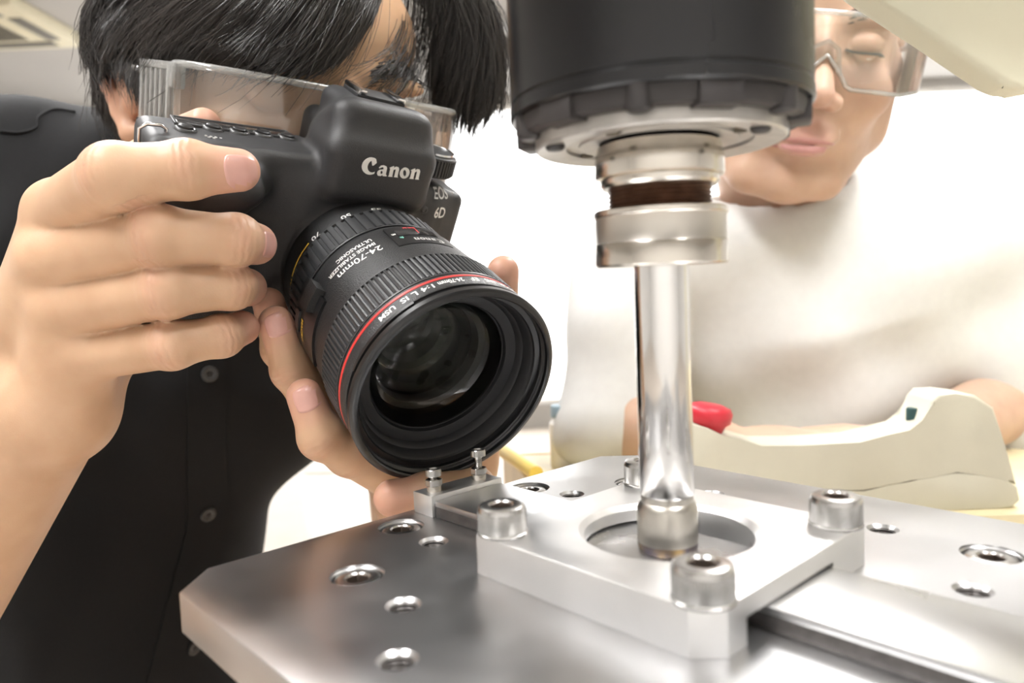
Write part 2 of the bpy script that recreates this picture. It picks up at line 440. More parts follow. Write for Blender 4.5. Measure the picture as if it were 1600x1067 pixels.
# ------------------------------------------------------------------ fixture: plate, clamp block, bar, stop
BC = np.array([39.713, 194.049]); PHI = -0.8297
E1 = np.array([math.cos(PHI), math.sin(PHI), 0]); E2 = np.array([-math.sin(PHI), math.cos(PHI), 0]); EZ = np.array([0, 0, 1.0])
MF = frame((BC[0], BC[1], 0), E1, E2, EZ)
plate = empty('base_plate', MF)
H = 98.5; cch = 12.0; PT = 10.8
pts = [(-H + cch, -H), (H - cch, -H), (H, -H + cch), (H, H - cch), (H - cch, H), (-H + cch, H), (-H, H - cch), (-H, -H + cch)]
bm = bmesh.new(); bm_prism(bm, pts, -PT, 0, 0.6)
pl = from_bm('plate', bm, 'plate_steel', plate); pl.data.materials.append(MATS['plate_edge'])
CB = [(-60.6, -59.7), (-86, -28), (-86, 31), (58.5, 65.5), (60, -60), (86, -30), (86, 30), (-60, 62)]
TP = [(-66, -29.6), (-34.8, -62), (-13, -78.4), (-67.8, 35), (29.5, 67.6), (62, 37), (-29, 67), (62, -37)]
bmc = bmesh.new()
for x, y in CB: bm_lathe(bmc, [(0.0, 1), (7.6, 1), (7.6, -0.6), (7.1, -1.1), (7.1, -9), (0.0, -9)], 40, (x, y, 0))
for x, y in TP: bm_lathe(bmc, [(0.0, 1), (4.6, 1), (4.6, 0), (3.6, -1.0), (3.6, -10), (0.0, -10)], 32, (x, y, 0))
cut(pl, bmc)
me = pl.data; me.polygons.foreach_set('material_index', [1 if abs(p.normal.z) < 0.5 and (abs(p.center.x) + abs(p.center.y) > 0.1 and (max(abs(p.center.x), abs(p.center.y)) > 0.0975 or abs(p.center.x) + abs(p.center.y) > 0.183)) else 0 for p in me.polygons])
shade(me, 30)
def cap_screw(name, parent, c, r, h, top, knurl=True, mtl='bolt_steel'):
    s_ = lathe(name, [(r * 0.97, top - h), (r, top - h + 0.3), (r, top - 1.0), (r - 0.35, top - 0.3), (r - 1.0, top), (r * 0.56, top), (r * 0.5, top - 0.5)], mtl, parent, 64, (c[0], c[1], 0))
    sb = bmesh.new()
    rr = r * 0.5
    for i in range(12):                        # hexagonal socket wall, recessed
        pass
    ring0 = [sb.verts.new((c[0] + rr * math.cos(2 * math.pi * i / 64), c[1] + rr * math.sin(2 * math.pi * i / 64), top - 0.5)) for i in range(64)]
    def hexr(t):
        q = (t + math.pi / 6) % (math.pi / 3) - math.pi / 6
        return rr * 0.866 / math.cos(q) * 1.0
    ring1 = [sb.verts.new((c[0] + hexr(2 * math.pi * i / 64) * math.cos(2 * math.pi * i / 64), c[1] + hexr(2 * math.pi * i / 64) * math.sin(2 * math.pi * i / 64), top - 0.7)) for i in range(64)]
    ring2 = [sb.verts.new((v.co.x, v.co.y, top - h * 0.6)) for v in ring1]
    for A, B in ((ring0, ring1), (ring1, ring2)):
        for i in range(64): sb.faces.new((A[i], A[(i + 1) % 64], B[(i + 1) % 64], B[i]))
    sb.faces.new(ring2)
    from_bm('hex_socket', sb, 'socket_brown', s_, 25)
    if knurl:
        v = []; f = []
        for i in range(72):
            t = 2 * math.pi * i / 72; ca, sa = math.cos(t), math.sin(t)
            for (dr, dt) in ((-0.05, -0.24), (0.16, 0), (-0.05, 0.24)):
                for z in (top - h + 0.9, top - 1.6): v.append((c[0] + (r + dr) * ca - dt * sa, c[1] + (r + dr) * sa + dt * ca, z))
            b = i * 6; f += [(b, b + 2, b + 3, b + 1), (b + 2, b + 4, b + 5, b + 3)]
        kn = from_data('knurling', v, f, mtl, s_, 0); kn['kind'] = 'stuff'
    return s_
for x, y in CB: cap_screw('sunk_screw', plate, (x, y), 6.6, 8, -0.7, knurl=False)
for x, y in TP:
    prof = [(3.62, -0.9)]
    for k in range(6): prof += [(3.2, -1.4 - k * 1.2), (3.62, -2.0 - k * 1.2)]
    prof += [(3.62, -9.0), (0.01, -9.0)]
    lathe('tapped_thread', prof, 'thread_dark', plate, 28, (x, y, 0), 20)
tag(plate, 'large steel base plate with screw holes under the clamp block', 'plate')
sup = empty('plate_pedestal', MF)
lathe('column', [(0.01, FLOOR + 30), (60, FLOOR + 30), (60, -60), (80, -50), (80, -PT - 0.2), (0.01, -PT - 0.2)], 'plate_edge', sup, 48)
lathe('foot', [(0.01, FLOOR), (200, FLOOR), (200, FLOOR + 20), (190, FLOOR + 30), (0.01, FLOOR + 30)], 'plate_edge', sup, 48)
tag(sup, 'round steel pedestal under the base plate, below the picture', 'pedestal')

blk = empty('clamp_block', MF)
b_ = 37.0; ch = 5.7; BT = 11.0
pts = [(-b_ + 1, -b_), (b_ - ch, -b_), (b_, -b_ + ch), (b_, b_ - 1), (b_ - 1, b_), (-b_ + 1, b_), (-b_, b_ - 1), (-b_, -b_ + 1)]
bm = bmesh.new(); bm_prism(bm, pts, 0.05, BT, 0.35)
bo = from_bm('block', bm, 'block_steel', blk)
bmc = bmesh.new(); bm_lathe(bmc, [(0.0, BT + 1), (23.9, BT + 1), (23.9, BT + 0.001), (22.4, BT - 1.4), (22.4, -2), (0.0, -2)], 96)
bmd = bmesh.new(); bm_box(bmd, (0, -3.5, 2.5), (60, 20.5, 3.75))
cut(bo, bmc, bmd); shade(bo.data, 30)
for sx in (-1, 1):
    for sy in (-1, 1):
        cap_screw('cap_screw', blk, (sx * 31.4, sy * 31.4), 6.5, 8, BT + 8)
        lathe('washer', [(4, BT), (6.7, BT), (6.9, BT + 0.2), (6.9, BT + 0.7), (6.6, BT + 0.9), (4, BT + 0.9)], 'bolt_steel', blk, 48, (sx * 31.4, sy * 31.4, 0))
tag(blk, 'square steel clamp block with round opening and four cap screws', 'clamp')
br = empty('steel_bar', MF)
bm = bmesh.new(); bm_box(bm, (20, 0, 4.75), (104.5, 15, 0.95), 0.2); from_bm('bar', bm, 'bar_steel', br, 35)
bm = bmesh.new(); bm_box(bm, (20, 0, 1.95), (104.5, 14.9, 1.84), 0.1); from_bm('bar_dark_side', bm, 'thread_dark', br, 35)  # lower part of the bar, its dark side put into the colour
tag(br, 'flat polished steel bar running through under the clamp block', 'bar')
stp = empty('stop_block', MF)
box('stop_body', (-90.3, 0, 3.7), (5.4, 16, 3.68), 'block_steel', stp, 0.3)
for sy, zt in ((-10.8, 15.2), (9.6, 18.3)):
    sc_ = lathe('adjusting_screw', [(1.45, 7.0)] + [p for k in range(int((zt - 10) / 0.6)) for p in ((1.45, 7.2 + k * 0.6), (1.2, 7.5 + k * 0.6))] + [(1.45, zt - 2.6), (2.7, zt - 2.5), (2.8, zt - 2.3), (2.8, zt - 0.3), (2.6, zt), (1.5, zt), (1.3, zt - 1.2), (0.01, zt - 1.2)], 'bolt_steel', stp, 28, (-90.3, sy, 0), 25)
    bm = bmesh.new(); bm_hex(bm, 3.05, 9.2, 11.6, (-90.3, sy)); bmesh.ops.bevel(bm, geom=list(bm.edges), offset=0.25, segments=1, affect='EDGES')
    from_bm('hex_nut', bm, 'bolt_steel', sc_, 25)
    lathe('spacer', [(1.5, 7.38), (2.6, 7.38), (2.6, 9.2), (1.5, 9.2)], 'collar_steel', sc_, 28, (-90.3, sy, 0))
tag(stp, 'small steel stop block with two adjusting screws under the lens', 'stop block')

# ------------------------------------------------------------------ spindle above the block
sp = empty('spindle', Matrix.Translation(Vector((BC[0] * S, BC[1] * S, 0))))
lathe('tool_tip', [(0.01, 5.75), (7.7, 5.75), (8.0, 6.6), (8.05, 8.0)], 'heat_tint', sp, 64)
lathe('tool_holder', [(8.05, 8.0), (8.05, 17.0), (7.3, 18.6), (6.95, 18.9), (6.95, 20.6)], 'tip_steel', sp, 64)
lathe('shaft', [(6.9, 20.6), (7.15, 21.0), (7.15, 82.0)], 'shaft_steel', sp, 96)
lathe('lower_collar', [(7.1, 81.3), (16.6, 81.3), (17.1, 81.8), (17.1, 87.0), (16.9, 87.3)], 'collar_steel', sp, 96)
lathe('middle_collar', [(16.9, 87.3), (16.7, 87.6), (16.7, 93.4), (16.9, 93.9)], 'collar_satin', sp, 96)
lathe('upper_collar', [(16.9, 93.9), (17.2, 94.2), (17.2, 95.4), (16.6, 95.8), (13.4, 95.9)], 'collar_steel', sp, 96)
prof = [(13.4, 95.8)]
for k in range(5): prof += [(13.3, 96.1 + k * 1.1), (12.7, 96.7 + k * 1.1)]
prof += [(13.0, 102.2)]
lathe('thread', prof, 'thread_rust', sp, 72, smooth=25)
lathe('lock_nut', [(13.0, 101.2), (14.6, 101.4), (15.2, 102.2), (15.2, 103.4), (16.3, 103.8), (16.6, 104.6), (16.4, 108.6), (15.6, 112.0)], 'collar_steel', sp, 72)
lathe('bearing_cover', [(15.0, 113.0), (20.0, 112.4), (20.3, 112.4), (20.5, 113.0), (23.6, 113.0), (23.8, 112.2), (31.0, 111.6), (31.6, 112.0), (31.6, 115)], 'bearing_white', sp, 96)
lathe('recess_ring', [(31.0, 115.0), (33.0, 114.6), (35.6, 115.2), (36.2, 118.0), (36.0, 120.0)], 'spindle_recess', sp, 96)
lathe('housing', [(36.0, 119.0), (37.2, 119.0), (37.8, 119.6), (37.8, 122.2), (37.2, 122.6), (37.2, 123.0), (37.6, 123.4), (37.6, 250), (30, 252)], 'spindle_black', sp, 128)
for k in range(6):
    a = math.radians(k * 60 + 12)
    x, y = 34.3 * math.cos(a), 34.3 * math.sin(a)
    lathe('flange_screw', [(0.01, 113.6), (2.0, 113.6), (2.9, 114.2), (3.1, 115.0), (3.1, 119.5)], 'spindle_recess', sp, 24, (x, y, 0))
    a2 = a + math.radians(28)
    box('drive_lug', (33.8 * math.cos(a2), 33.8 * math.sin(a2), 116.6), (3.0, 5.0, 2.6), 'spindle_recess', sp, 0.5, Matrix.Rotation(a2, 3, 'Z'))
for k in range(3):
    a = math.radians(k * 120 + 75)
    lathe('cover_screw', [(0.01, 110.6), (1.8, 110.6), (2.4, 111.2), (2.4, 112.6)], 'spindle_recess', sp, 20, (28 * math.cos(a), 28 * math.sin(a), 0))
for k in range(4):
    a = math.radians(k * 90 + 50); lathe('slot', [(0.01, 112.1), (1.6, 112.1), (1.6, 113.1)], 'seam_dark', sp, 16, (22.0 * math.cos(a), 22.0 * math.sin(a), 0))
tag(sp, 'black cylindrical machine spindle with bright steel tool shaft', 'spindle')

# beige machine head that carries the spindle; its lower cover dips into the top right corner
mh = empty('machine_head', loc=(BC[0], BC[1], 250))
A0 = P(1335, -4, 262); A1 = P(1563, 147, 262); A2 = P(1660, 128, 262)
d1 = A1 - A0
prof = [A0 - d1 * 0.72, A0, A0 + d1 * 0.93, A1 + np.array([1.5, 0, 0.3]), A1 + np.array([7, 0, 0.3]), A2 + np.array([20, 0, 2]), A2 + np.array([330, 0, 20]), A2 + np.array([330, 0, 190]), np.array([A0[0] - 60, 0, 340])]
prof = [(p[0], p[2]) for p in prof]
bm = bmesh.new()
lo = [bm.verts.new((x - BC[0], 262 - BC[1], z - 250)) for x, z in prof]; hi = [bm.verts.new((x - BC[0], 276 - BC[1], z - 250)) for x, z in prof]
n = len(prof); bm.faces.new(lo); bm.faces.new(hi[::-1])
for i in range(n): bm.faces.new((lo[i], hi[i], hi[(i + 1) % n], lo[(i + 1) % n]))
bmesh.ops.bevel(bm, geom=list(bm.edges), offset=3, segments=3, profile=0.5, affect='EDGES')
from_bm('cover', bm, 'machine_beige', mh, 50)
box('spindle_carrier', (40, 40, 60), (115, 60, 58), 'machine_beige', mh, 10)
box('cross_arm', (370, 110, 60), (330, 24, 50), 'machine_beige', mh, 8)
box('column', (690, 150, (FLOOR - 250 + 130) / 2), (45, 60, (130 + 250 - FLOOR) / 2 - 1), 'machine_beige', mh, 8)
tag(mh, 'pale beige machine cover slanting into the top right corner', 'machine')
# ------------------------------------------------------------------ digital camera held by the photographer
LD = _n(0.5 * CR - 0.49 * CU - math.sqrt(1 - 0.5 ** 2 - 0.49 ** 2) * CF)      # out of the lens
LC = P(715, 608.9, 273.8)
LM = LC - 105 * LD                                                              # centre of the lens mount
_e0 = _n(np.cross([0, 0, 1.0], LD)); _g0 = np.cross(LD, _e0)
LX = math.cos(-0.11) * _e0 + math.sin(-0.11) * _g0; LY = np.cross(LD, LX)
MCAM = frame(LM, LX, LY, LD)
def cam_local(p): q = np.asarray(p, float) - LM; return np.array([q @ LX, q @ LY, q @ LD])
def cam_world(p): return LM + p[0] * LX + p[1] * LY + p[2] * LD
def hit(px, py, axis, val):                  # where a line of sight meets a plane of the camera
    o = cam_local(CO); t = cam_local(P(px, py, 100.0)) - o
    return o + t * (val - o[axis]) / t[axis]

mat('camera_black', (0.027, 0.027, 0.029), 0.5, noise=0.12, nscale=900, bump=0.35, bscale=2600, spec=0.5)
mat('camera_rubber', (0.014, 0.014, 0.015), 0.62, noise=0.25, nscale=700, bump=0.8, bscale=1400)
mat('lens_black', (0.020, 0.020, 0.021), 0.42, noise=0.2, nscale=1200, bump=0.55, bscale=1700)
mat('lens_gloss', (0.012, 0.012, 0.013), 0.3, noise=0.1, nscale=200)
mat('ring_rubber', (0.030, 0.031, 0.033), 0.42, noise=0.15, nscale=600)
mat('lens_inside', (0.010, 0.010, 0.012), 0.55, noise=0.2, nscale=90)
mat('red_line', (0.62, 0.035, 0.03), 0.4, noise=0.05, nscale=200)
mat('print_white', (0.82, 0.82, 0.80), 0.5, noise=0.04, nscale=500)
mat('print_grey', (0.55, 0.55, 0.54), 0.5, noise=0.04, nscale=500)
mat('print_yellow', (0.80, 0.52, 0.05), 0.5, noise=0.05, nscale=500)
mat('print_red', (0.75, 0.06, 0.06), 0.5, noise=0.05, nscale=500)
mat('print_teal', (0.20, 0.55, 0.45), 0.5, noise=0.05, nscale=500)
mat('logo_white', (0.80, 0.79, 0.76), 0.4, noise=0.03, nscale=400)
mat('chrome', (0.75, 0.75, 0.76), 0.18, metal=1, noise=0.05, nscale=200)
mat('lcd_glass', (0.03, 0.028, 0.028), 0.06, noise=0.2, nscale=60, coat=0.6)
mat('button_black', (0.018, 0.018, 0.019), 0.38, noise=0.1, nscale=400)
mat('button_rim', (0.06, 0.06, 0.062), 0.35, noise=0.1, nscale=400)

def clear_glass(name, tint, fac, rough=0.01, milk=0.0):
    m = bpy.data.materials.new(name); m.use_nodes = True; t = m.node_tree; t.nodes.clear()
    o = t.nodes.new('ShaderNodeOutputMaterial'); a = t.nodes.new('ShaderNodeBsdfTransparent'); g = t.nodes.new('ShaderNodeBsdfGlossy'); x = t.nodes.new('ShaderNodeMixShader')
    fr = t.nodes.new('ShaderNodeFresnel'); fr.inputs[0].default_value = 1.5
    mu = t.nodes.new('ShaderNodeMath'); mu.operation = 'MULTIPLY_ADD'; mu.inputs[1].default_value = 1.0; mu.inputs[2].default_value = fac
    mu.use_clamp = True
    a.inputs[0].default_value = (*tint, 1); g.inputs['Roughness'].default_value = rough
    t.links.new(fr.outputs[0], mu.inputs[0]); t.links.new(mu.outputs[0], x.inputs[0]); t.links.new(a.outputs[0], x.inputs[1]); t.links.new(g.outputs[0], x.inputs[2])
    if milk:
        df = t.nodes.new('ShaderNodeBsdfDiffuse'); df.inputs[0].default_value = (0.9, 0.9, 0.88, 1); y = t.nodes.new('ShaderNodeMixShader'); y.inputs[0].default_value = milk
        t.links.new(x.outputs[0], y.inputs[1]); t.links.new(df.outputs[0], y.inputs[2]); t.links.new(y.outputs[0], o.inputs[0])
    else: t.links.new(x.outputs[0], o.inputs[0])
    MATS[name] = m
clear_glass('lens_glass', (0.78, 0.82, 0.76), -0.015)
clear_glass('lens_glass_inner', (0.45, 0.50, 0.42), 0.0)

dslr = empty('digital_camera', MCAM)
tag(dslr, 'black digital camera with zoom lens held in both hands', 'camera')
f_ = Field((-104, -56, -62), (66, 86, 30), 1.0)
f_.box((-20, -2, -21), (68, 41, 17), 9)
f_.box((-58, 33, -21), (36, 14.6, 19), 5, np.array([[0.99875, -0.05, 0], [0.05, 0.99875, 0], [0, 0, 1]]), k=5)                       # shoulder with the display
f_.box((38, 16, -20), (12, 26, 15), 5, k=4)                         # shoulder at the badge
f_.cone((-74, -28, 0), (-74, 24, 2), 15, 16.5, k=8)                 # grip core
f_.ell((-70, 35, 4), (23, 10.5, 17), k=7)                           # shutter button housing
f_.box((0, 14, -12), (38, 30, 13), 11, k=10)                        # mount surround
f_.box((-2, 47, -9), (25.5, 14, 17), 7, k=5)                          # nose over the mount
f_.box((-1, 63, -22), (19, 12, 20), 6, k=7)                          # prism roof
f_.box((-1, 56, -15), (24, 13, 19), 7, np.array([[1, 0, 0], [0, 0.85, 0.53], [0, -0.53, 0.85]]), k=6)
f_.box((0, 47, -48), (20, 14, 13), 6, k=4)                          # eyepiece
f_.cyl((0, 0, -14), (0, 0, 2.5), 35.5, 1.5, k=3)
f_.cone((-46, 40, 10), (-40, -30, 14), 7, 9, k=5, op='s')           # finger hollow between grip and mount
V, Q = f_.mesh(3)
body = quads('camera_body', V, Q, 'camera_black', dslr)
from mathutils.bvhtree import BVHTree
BODY_T = BVHTree.FromPolygons([tuple(v) for v in V], [tuple(q) for q in Q.tolist()])
def front_z(x, y, dflt=0.0):
    h = BODY_T.ray_cast(Vector((x, y, 60)), Vector((0, 0, -1)))
    return h[0][2] if h[0] is not None else dflt
def hit_body(px, py):
    o = cam_local(CO); t = _n(cam_local(P(px, py, 100.0)) - o)
    h = BODY_T.ray_cast(Vector(o), Vector(t)); return np.array(h[0])
f_ = Field((-104, -56, -30), (-44, 40, 32), 0.9)
f_.cone((-74, -29, 3), (-74, 18, 4.5), 15.5, 17.3); f_.box((-80, -8, -14), (12.5, 32, 14), 8, k=6)
V, Q = f_.mesh(3)
quads('grip_rubber', V, Q, 'camera_rubber', dslr)

# name on the prism: letters drawn as outlines
def outline_mesh(polys, depth):
    cu = bpy.data.curves.new('logo', 'CURVE'); cu.dimensions = '2D'; cu.fill_mode = 'BOTH'; cu.extrude = depth
    for p in polys:
        s_ = cu.splines.new('POLY'); s_.points.add(len(p) - 1); s_.use_cyclic_u = True
        for i, (x, y) in enumerate(p): s_.points[i].co = (x, y, 0, 1)
    o = bpy.data.objects.new('logo', cu); C.objects.link(o)
    dg = bpy.context.evaluated_depsgraph_get(); dg.update()
    me = bpy.data.meshes.new_from_object(o.evaluated_get(dg))
    v = np.array([q.co[:] for q in me.vertices]).reshape(-1, 3); fcs = [tuple(q.vertices) for q in me.polygons]
    bpy.data.objects.remove(o); bpy.data.curves.remove(cu); bpy.data.meshes.remove(me)
    return v, fcs
def arc(cx, cy, rx, ry, a0, a1, n=28, tilt=0.0):
    out = []
    for i in range(n):
        a = math.radians(a0 + (a1 - a0) * i / (n - 1)); x, y = rx * math.cos(a), ry * math.sin(a)
        out.append((cx + x * math.cos(tilt) - y * math.sin(tilt), cy + x * math.sin(tilt) + y * math.cos(tilt)))
    return out
def logo_polys():
    L_ = []
    # C: heavy crescent with the upper arm hooked inwards
    L_.append(arc(0.62, 0.60, 0.62, 0.60, 62, 305, 40) + [(0.99, 0.24)] + arc(0.80, 0.60, 0.40, 0.44, 300, 118, 30)[1:] + [(0.66, 0.84), (0.72, 0.66), (0.82, 0.68), (1.0, 0.88)])
    # a
    ax = 1.18
    L_.append([(ax + 0.06, 0.56), (ax + 0.18, 0.72), (ax + 0.38, 0.76), (ax + 0.58, 0.70), (ax + 0.64, 0.56), (ax + 0.64, 0.14), (ax + 0.72, 0.08), (ax + 0.72, 0.0), (ax + 0.44, 0.0), (ax + 0.42, 0.08), (ax + 0.28, -0.02), (ax + 0.08, 0.0), (ax, 0.14), (ax + 0.02, 0.30), (ax + 0.16, 0.42), (ax + 0.40, 0.46), (ax + 0.40, 0.56), (ax + 0.32, 0.63), (ax + 0.20, 0.58), (ax + 0.10, 0.50)])
    L_.append(arc(ax + 0.31, 0.24, 0.085, 0.12, 0, 360 - 14, 16, 0.3))
    def letter_n(x):
        return [(x, 0.0), (x + 0.05, 0.08), (x + 0.05, 0.56), (x - 0.03, 0.62), (x + 0.10, 0.70), (x + 0.28, 0.78), (x + 0.30, 0.64), (x + 0.44, 0.76), (x + 0.62, 0.74), (x + 0.70, 0.60), (x + 0.70, 0.08), (x + 0.76, 0.0), (x + 0.44, 0.0), (x + 0.47, 0.08), (x + 0.47, 0.52), (x + 0.42, 0.58), (x + 0.30, 0.50), (x + 0.30, 0.08), (x + 0.34, 0.0)]
    L_.append(letter_n(2.02))
    L_.append(arc(3.20, 0.37, 0.36, 0.40, 0, 350, 36)); L_.append(arc(3.20, 0.37, 0.12, 0.24, 0, 350, 24, 0.35))
    L_.append(letter_n(3.64))
    return L_
LOGO_V, LOGO_F = outline_mesh(logo_polys(), 0.06)
LOGO_V[:, 0] -= 2.2; LOGO_V[:, 1] -= 0.45
def logo(name, M_, size, mtl, parent):
    v = np.array([M_(p) for p in LOGO_V * size]); return from_data(name, v, LOGO_F, mtl, parent, 30)
a_ = hit_body(564, 261); b2 = hit_body(657, 271); a_[2] = b2[2] = 0
lc = (a_ + b2) / 2; ll = np.linalg.norm(b2 - a_); tdir = (b2 - a_) / ll; tup = np.cross([0, 0, 1.0], tdir)
logo('brand_lettering', lambda p: (lc[0] + p[0] * tdir[0] + p[1] * tup[0], lc[1] + p[0] * tdir[1] + p[1] * tup[1], front_z(lc[0] + p[0] * tdir[0] + p[1] * tup[0], lc[1] + p[0] * tdir[1] + p[1] * tup[1]) + 0.25 + p[2] * 0.5), ll / 4.45, 'logo_white', dslr)

# hot shoe
sh = box('hot_shoe', (0, 75.6, -26), (11.5, 1.0, 9.5), 'camera_black', dslr, 0.4)
for sx in (-1, 1): box('shoe_rail', (sx * 9.3, 77.7, -26), (1.8, 0.8, 9.5), 'chrome', sh, 0.3)
for sx in (-1, 1): box('rail_side', (sx * 10.8, 77.0, -26), (0.5, 1.2, 9.5), 'chrome', sh, 0.2)

# buttons on the top plate
def top_y(x): return 46.5 + (x + 80) * 0.05
def hit_top(px, py):
    c = hit(px, py, 1, 47.0)
    for _ in range(8): c = hit(px, py, 1, top_y(c[0]))
    return c
for i, (px, py) in enumerate(((290, 203), (333, 202), (374, 207), (411, 211), (449, 216))):
    c_ = hit_top(px, py); TOPY = c_[1] + 0.3
    bt = lathe('top_button', [(0.01, 2.3), (2.3, 2.3), (2.9, 1.9), (3.0, 0.6)], 'button_black', dslr, 28, smooth=40)
    bt.matrix_local = Matrix.Translation(Vector((c_[0] * S, (TOPY - 0.4) * S, c_[2] * S))) @ Matrix.Rotation(-math.pi / 2, 4, 'X')
    lathe('button_rim', [(3.1, 0.9), (3.6, 1.2), (4.3, 0.8), (4.6, -0.4)], 'button_rim', bt, 28, smooth=60)
    txt = ('o', '[ ]', 'ISO', 'DRIVE', 'AF')[i]
    tv, tf = text_data(txt, 2.6)
    # lettering reads from behind the camera
    from_data('button_lettering', np.array([(c_[0] - p[0], top_y(c_[0] - p[0]) + 0.35, c_[2] - 5.0 + p[1]) for p in tv]), tf, 'print_grey', dslr, 0)
x0, x1, zc = -80.0, -33.0, -32.5
RT = Matrix.Rotation(0.05, 3, 'Z'); xm = (x0 + x1) / 2
lcd = box('status_display', (xm, top_y(xm) + 0.2, zc), ((x1 - x0) / 2, 0.6, 5.0), 'lcd_glass', dslr, 0.4, RT)
for sx in (-1, 1): box('display_frame', (xm + sx * ((x1 - x0) / 2 + 0.6), top_y(xm + sx * ((x1 - x0) / 2 + 0.6)) + 0.2, zc), (0.7, 0.8, 6.0), 'button_rim', lcd, 0.3, RT)
for sz in (-1, 1): box('display_frame', (xm, top_y(xm) + 0.2, zc + sz * 5.5), ((x1 - x0) / 2, 0.8, 0.6), 'button_rim', lcd, 0.3, RT)
# speaker pin holes, shutter button, dial wheel
ph = hit_top(338, 215); TOPY = ph[1]
for k in range(6): lathe('speaker_hole', [(0.01, 0.35), (0.55, 0.35), (0.6, 0)], 'print_grey', dslr, 10, (0, 0, 0)).matrix_local = Matrix.Translation(Vector(((ph[0] - 4 + 1.9 * (k % 4) + (0.9 if k > 3 else 0)) * S, (TOPY - 0.1) * S, (ph[2] + (1.6 if k > 3 else 0)) * S))) @ Matrix.Rotation(-math.pi / 2, 4, 'X')
lathe('shutter_button', [(0.01, 2.2), (4.4, 2.0), (5.4, 1.3), (5.6, 0)], 'button_black', dslr, 36, smooth=50).matrix_local = Matrix.Translation(Vector((-66 * S, 42.5 * S, 8 * S))) @ Matrix.Rotation(-math.pi / 2 + 0.5, 4, 'X')
# mode dial on the far shoulder
dp = hit(684, 252, 2, -18)
prof = [(0.01, 11), (8, 11.2), (11.0, 10.8), (11.8, 9.9), (12.6, 9.4)]
dl = lathe('mode_dial', prof + [(12.8, 8.8), (12.8, 0.6), (12.2, 0), (0.01, 0)], 'button_black', dslr, 64, smooth=35)
dl.matrix_local = Matrix.Translation(Vector(((dp[0] - 5) * S, (dp[1] - 5.5) * S, -18 * S))) @ Matrix.Rotation(-math.pi / 2, 4, 'X')
v = []; fc = []
for i in range(48):
    t = 2 * math.pi * i / 48; ca, sa = math.cos(t), math.sin(t); b = len(v)
    for dr, dt in ((-0.1, -0.5), (0.5, -0.15), (0.5, 0.25), (-0.1, 0.45)):
        for z in (1.0, 8.6): v.append(((12.8 + dr) * ca - dt * sa, (12.8 + dr) * sa + dt * ca, z))
    fc += [(b, b + 2, b + 3, b + 1), (b + 2, b + 4, b + 5, b + 3), (b + 4, b + 6, b + 7, b + 5), (b + 1, b + 3, b + 5, b + 7)]
kn = from_data('dial_knurling', v, fc, 'button_black', dl, 0); kn['kind'] = 'stuff'
lathe('dial_ring', [(10.4, 11.0), (10.6, 11.4), (11.2, 11.4), (11.5, 10.6)], 'chrome', dl, 64)
# model lettering beside the lens
zb = -4.3
for txt, c0, wpx, mt in (('EOS', (689, 303), 19, 'print_grey'), ('6D', (687, 333), 15, 'print_white')):
    tv, tf = text_data(txt, 6.0, bold=0.08)
    c_ = hit_body(*c0); w_ = np.linalg.norm(hit_body(c0[0] + wpx / 2, c0[1]) - hit_body(c0[0] - wpx / 2, c0[1]))
    k_ = w_ / (tv[:, 0].max() - tv[:, 0].min())
    hy = 1.15 if txt == 'EOS' else 1.3
    from_data('model_lettering', np.array([(c_[0] + p[0] * k_, c_[1] + p[1] * k_ * hy, front_z(c_[0] + p[0] * k_, c_[1] + p[1] * k_ * hy) + 0.25) for p in tv]), tf, mt, dslr, 0)
c_ = hit_body(663, 328); lathe('body_screw', [(0.01, 0.5), (0.7, 0.5), (0.9, 0.9), (1.6, 0.8), (1.9, 0.0)], 'button_rim', dslr, 20, (c_[0], c_[1], c_[2] - 0.2))
# strap lug on the near end
lg = cam_local(P(233, 203, 287))
tube('strap_lug', [(lg[0] + dx, lg[1] + dy, lg[2]) for dx, dy in ((-3, -6), (-3.5, 0), (-1, 2.2), (4, 2.6), (6, 1.5), (6, -4), (2, -7))], 0.8, 'chrome', dslr, 8, closed=True)

# ---- lens, built along the camera's z axis
lens = lathe('lens', [(33, -1), (35.2, 1), (35.6, 6), (36.0, 12), (36.2, 19.4), (35.6, 19.6), (35.6, 37.4), (37.2, 37.6), (38.8, 43), (39.5, 60), (40.3, 70), (40.5, 73.3), (39.2, 73.5), (39.2, 91), (40.9, 91.2), (40.9, 92.2), (40.7, 92.3), (40.7, 93.6), (41.0, 93.8), (41.25, 99.2), (40.9, 99.8)], 'lens_black', dslr, 128)
def ring(name, R, z0, z1, n, rib, depth, mtl):
    g = lathe(name, [(R - depth - 0.6, z0), (R - 0.2, z0 + 0.1), (R - 0.1, z0 + 0.8), (R - depth, z0 + 1.0), (R - depth, z1 - 1.0), (R - 0.1, z1 - 0.8), (R - 0.2, z1 - 0.1), (R - depth - 0.6, z1)], mtl, lens, 128)
    v = []; fc = []
    hw = math.pi * R / n * rib
    for i in range(n):
        t = 2 * math.pi * i / n; ca, sa = math.cos(t), math.sin(t); b = len(v)
        for dr, dt in ((-depth, -hw), (-0.12, -hw * 0.86), (0.1, 0), (-0.12, hw * 0.86), (-depth, hw)):
            for z in (z0 + 0.9, z1 - 0.9): v.append(((R + dr) * ca - dt * sa, (R + dr) * sa + dt * ca, z))
        fc += [(b + 2 * k, b + 2 * k + 2, b + 2 * k + 3, b + 2 * k + 1) for k in range(4)]
        fc += [(b, b + 2, b + 4, b + 6, b + 8), (b + 1, b + 3, b + 5, b + 7, b + 9)]
    r_ = from_data('grip_ribs', v, fc, mtl, g if False else lens, 40); r_['kind'] = 'stuff'
    return g
ring('zoom_ring', 37.9, 19.6, 37.4, 56, 0.66, 1.0, 'ring_rubber')
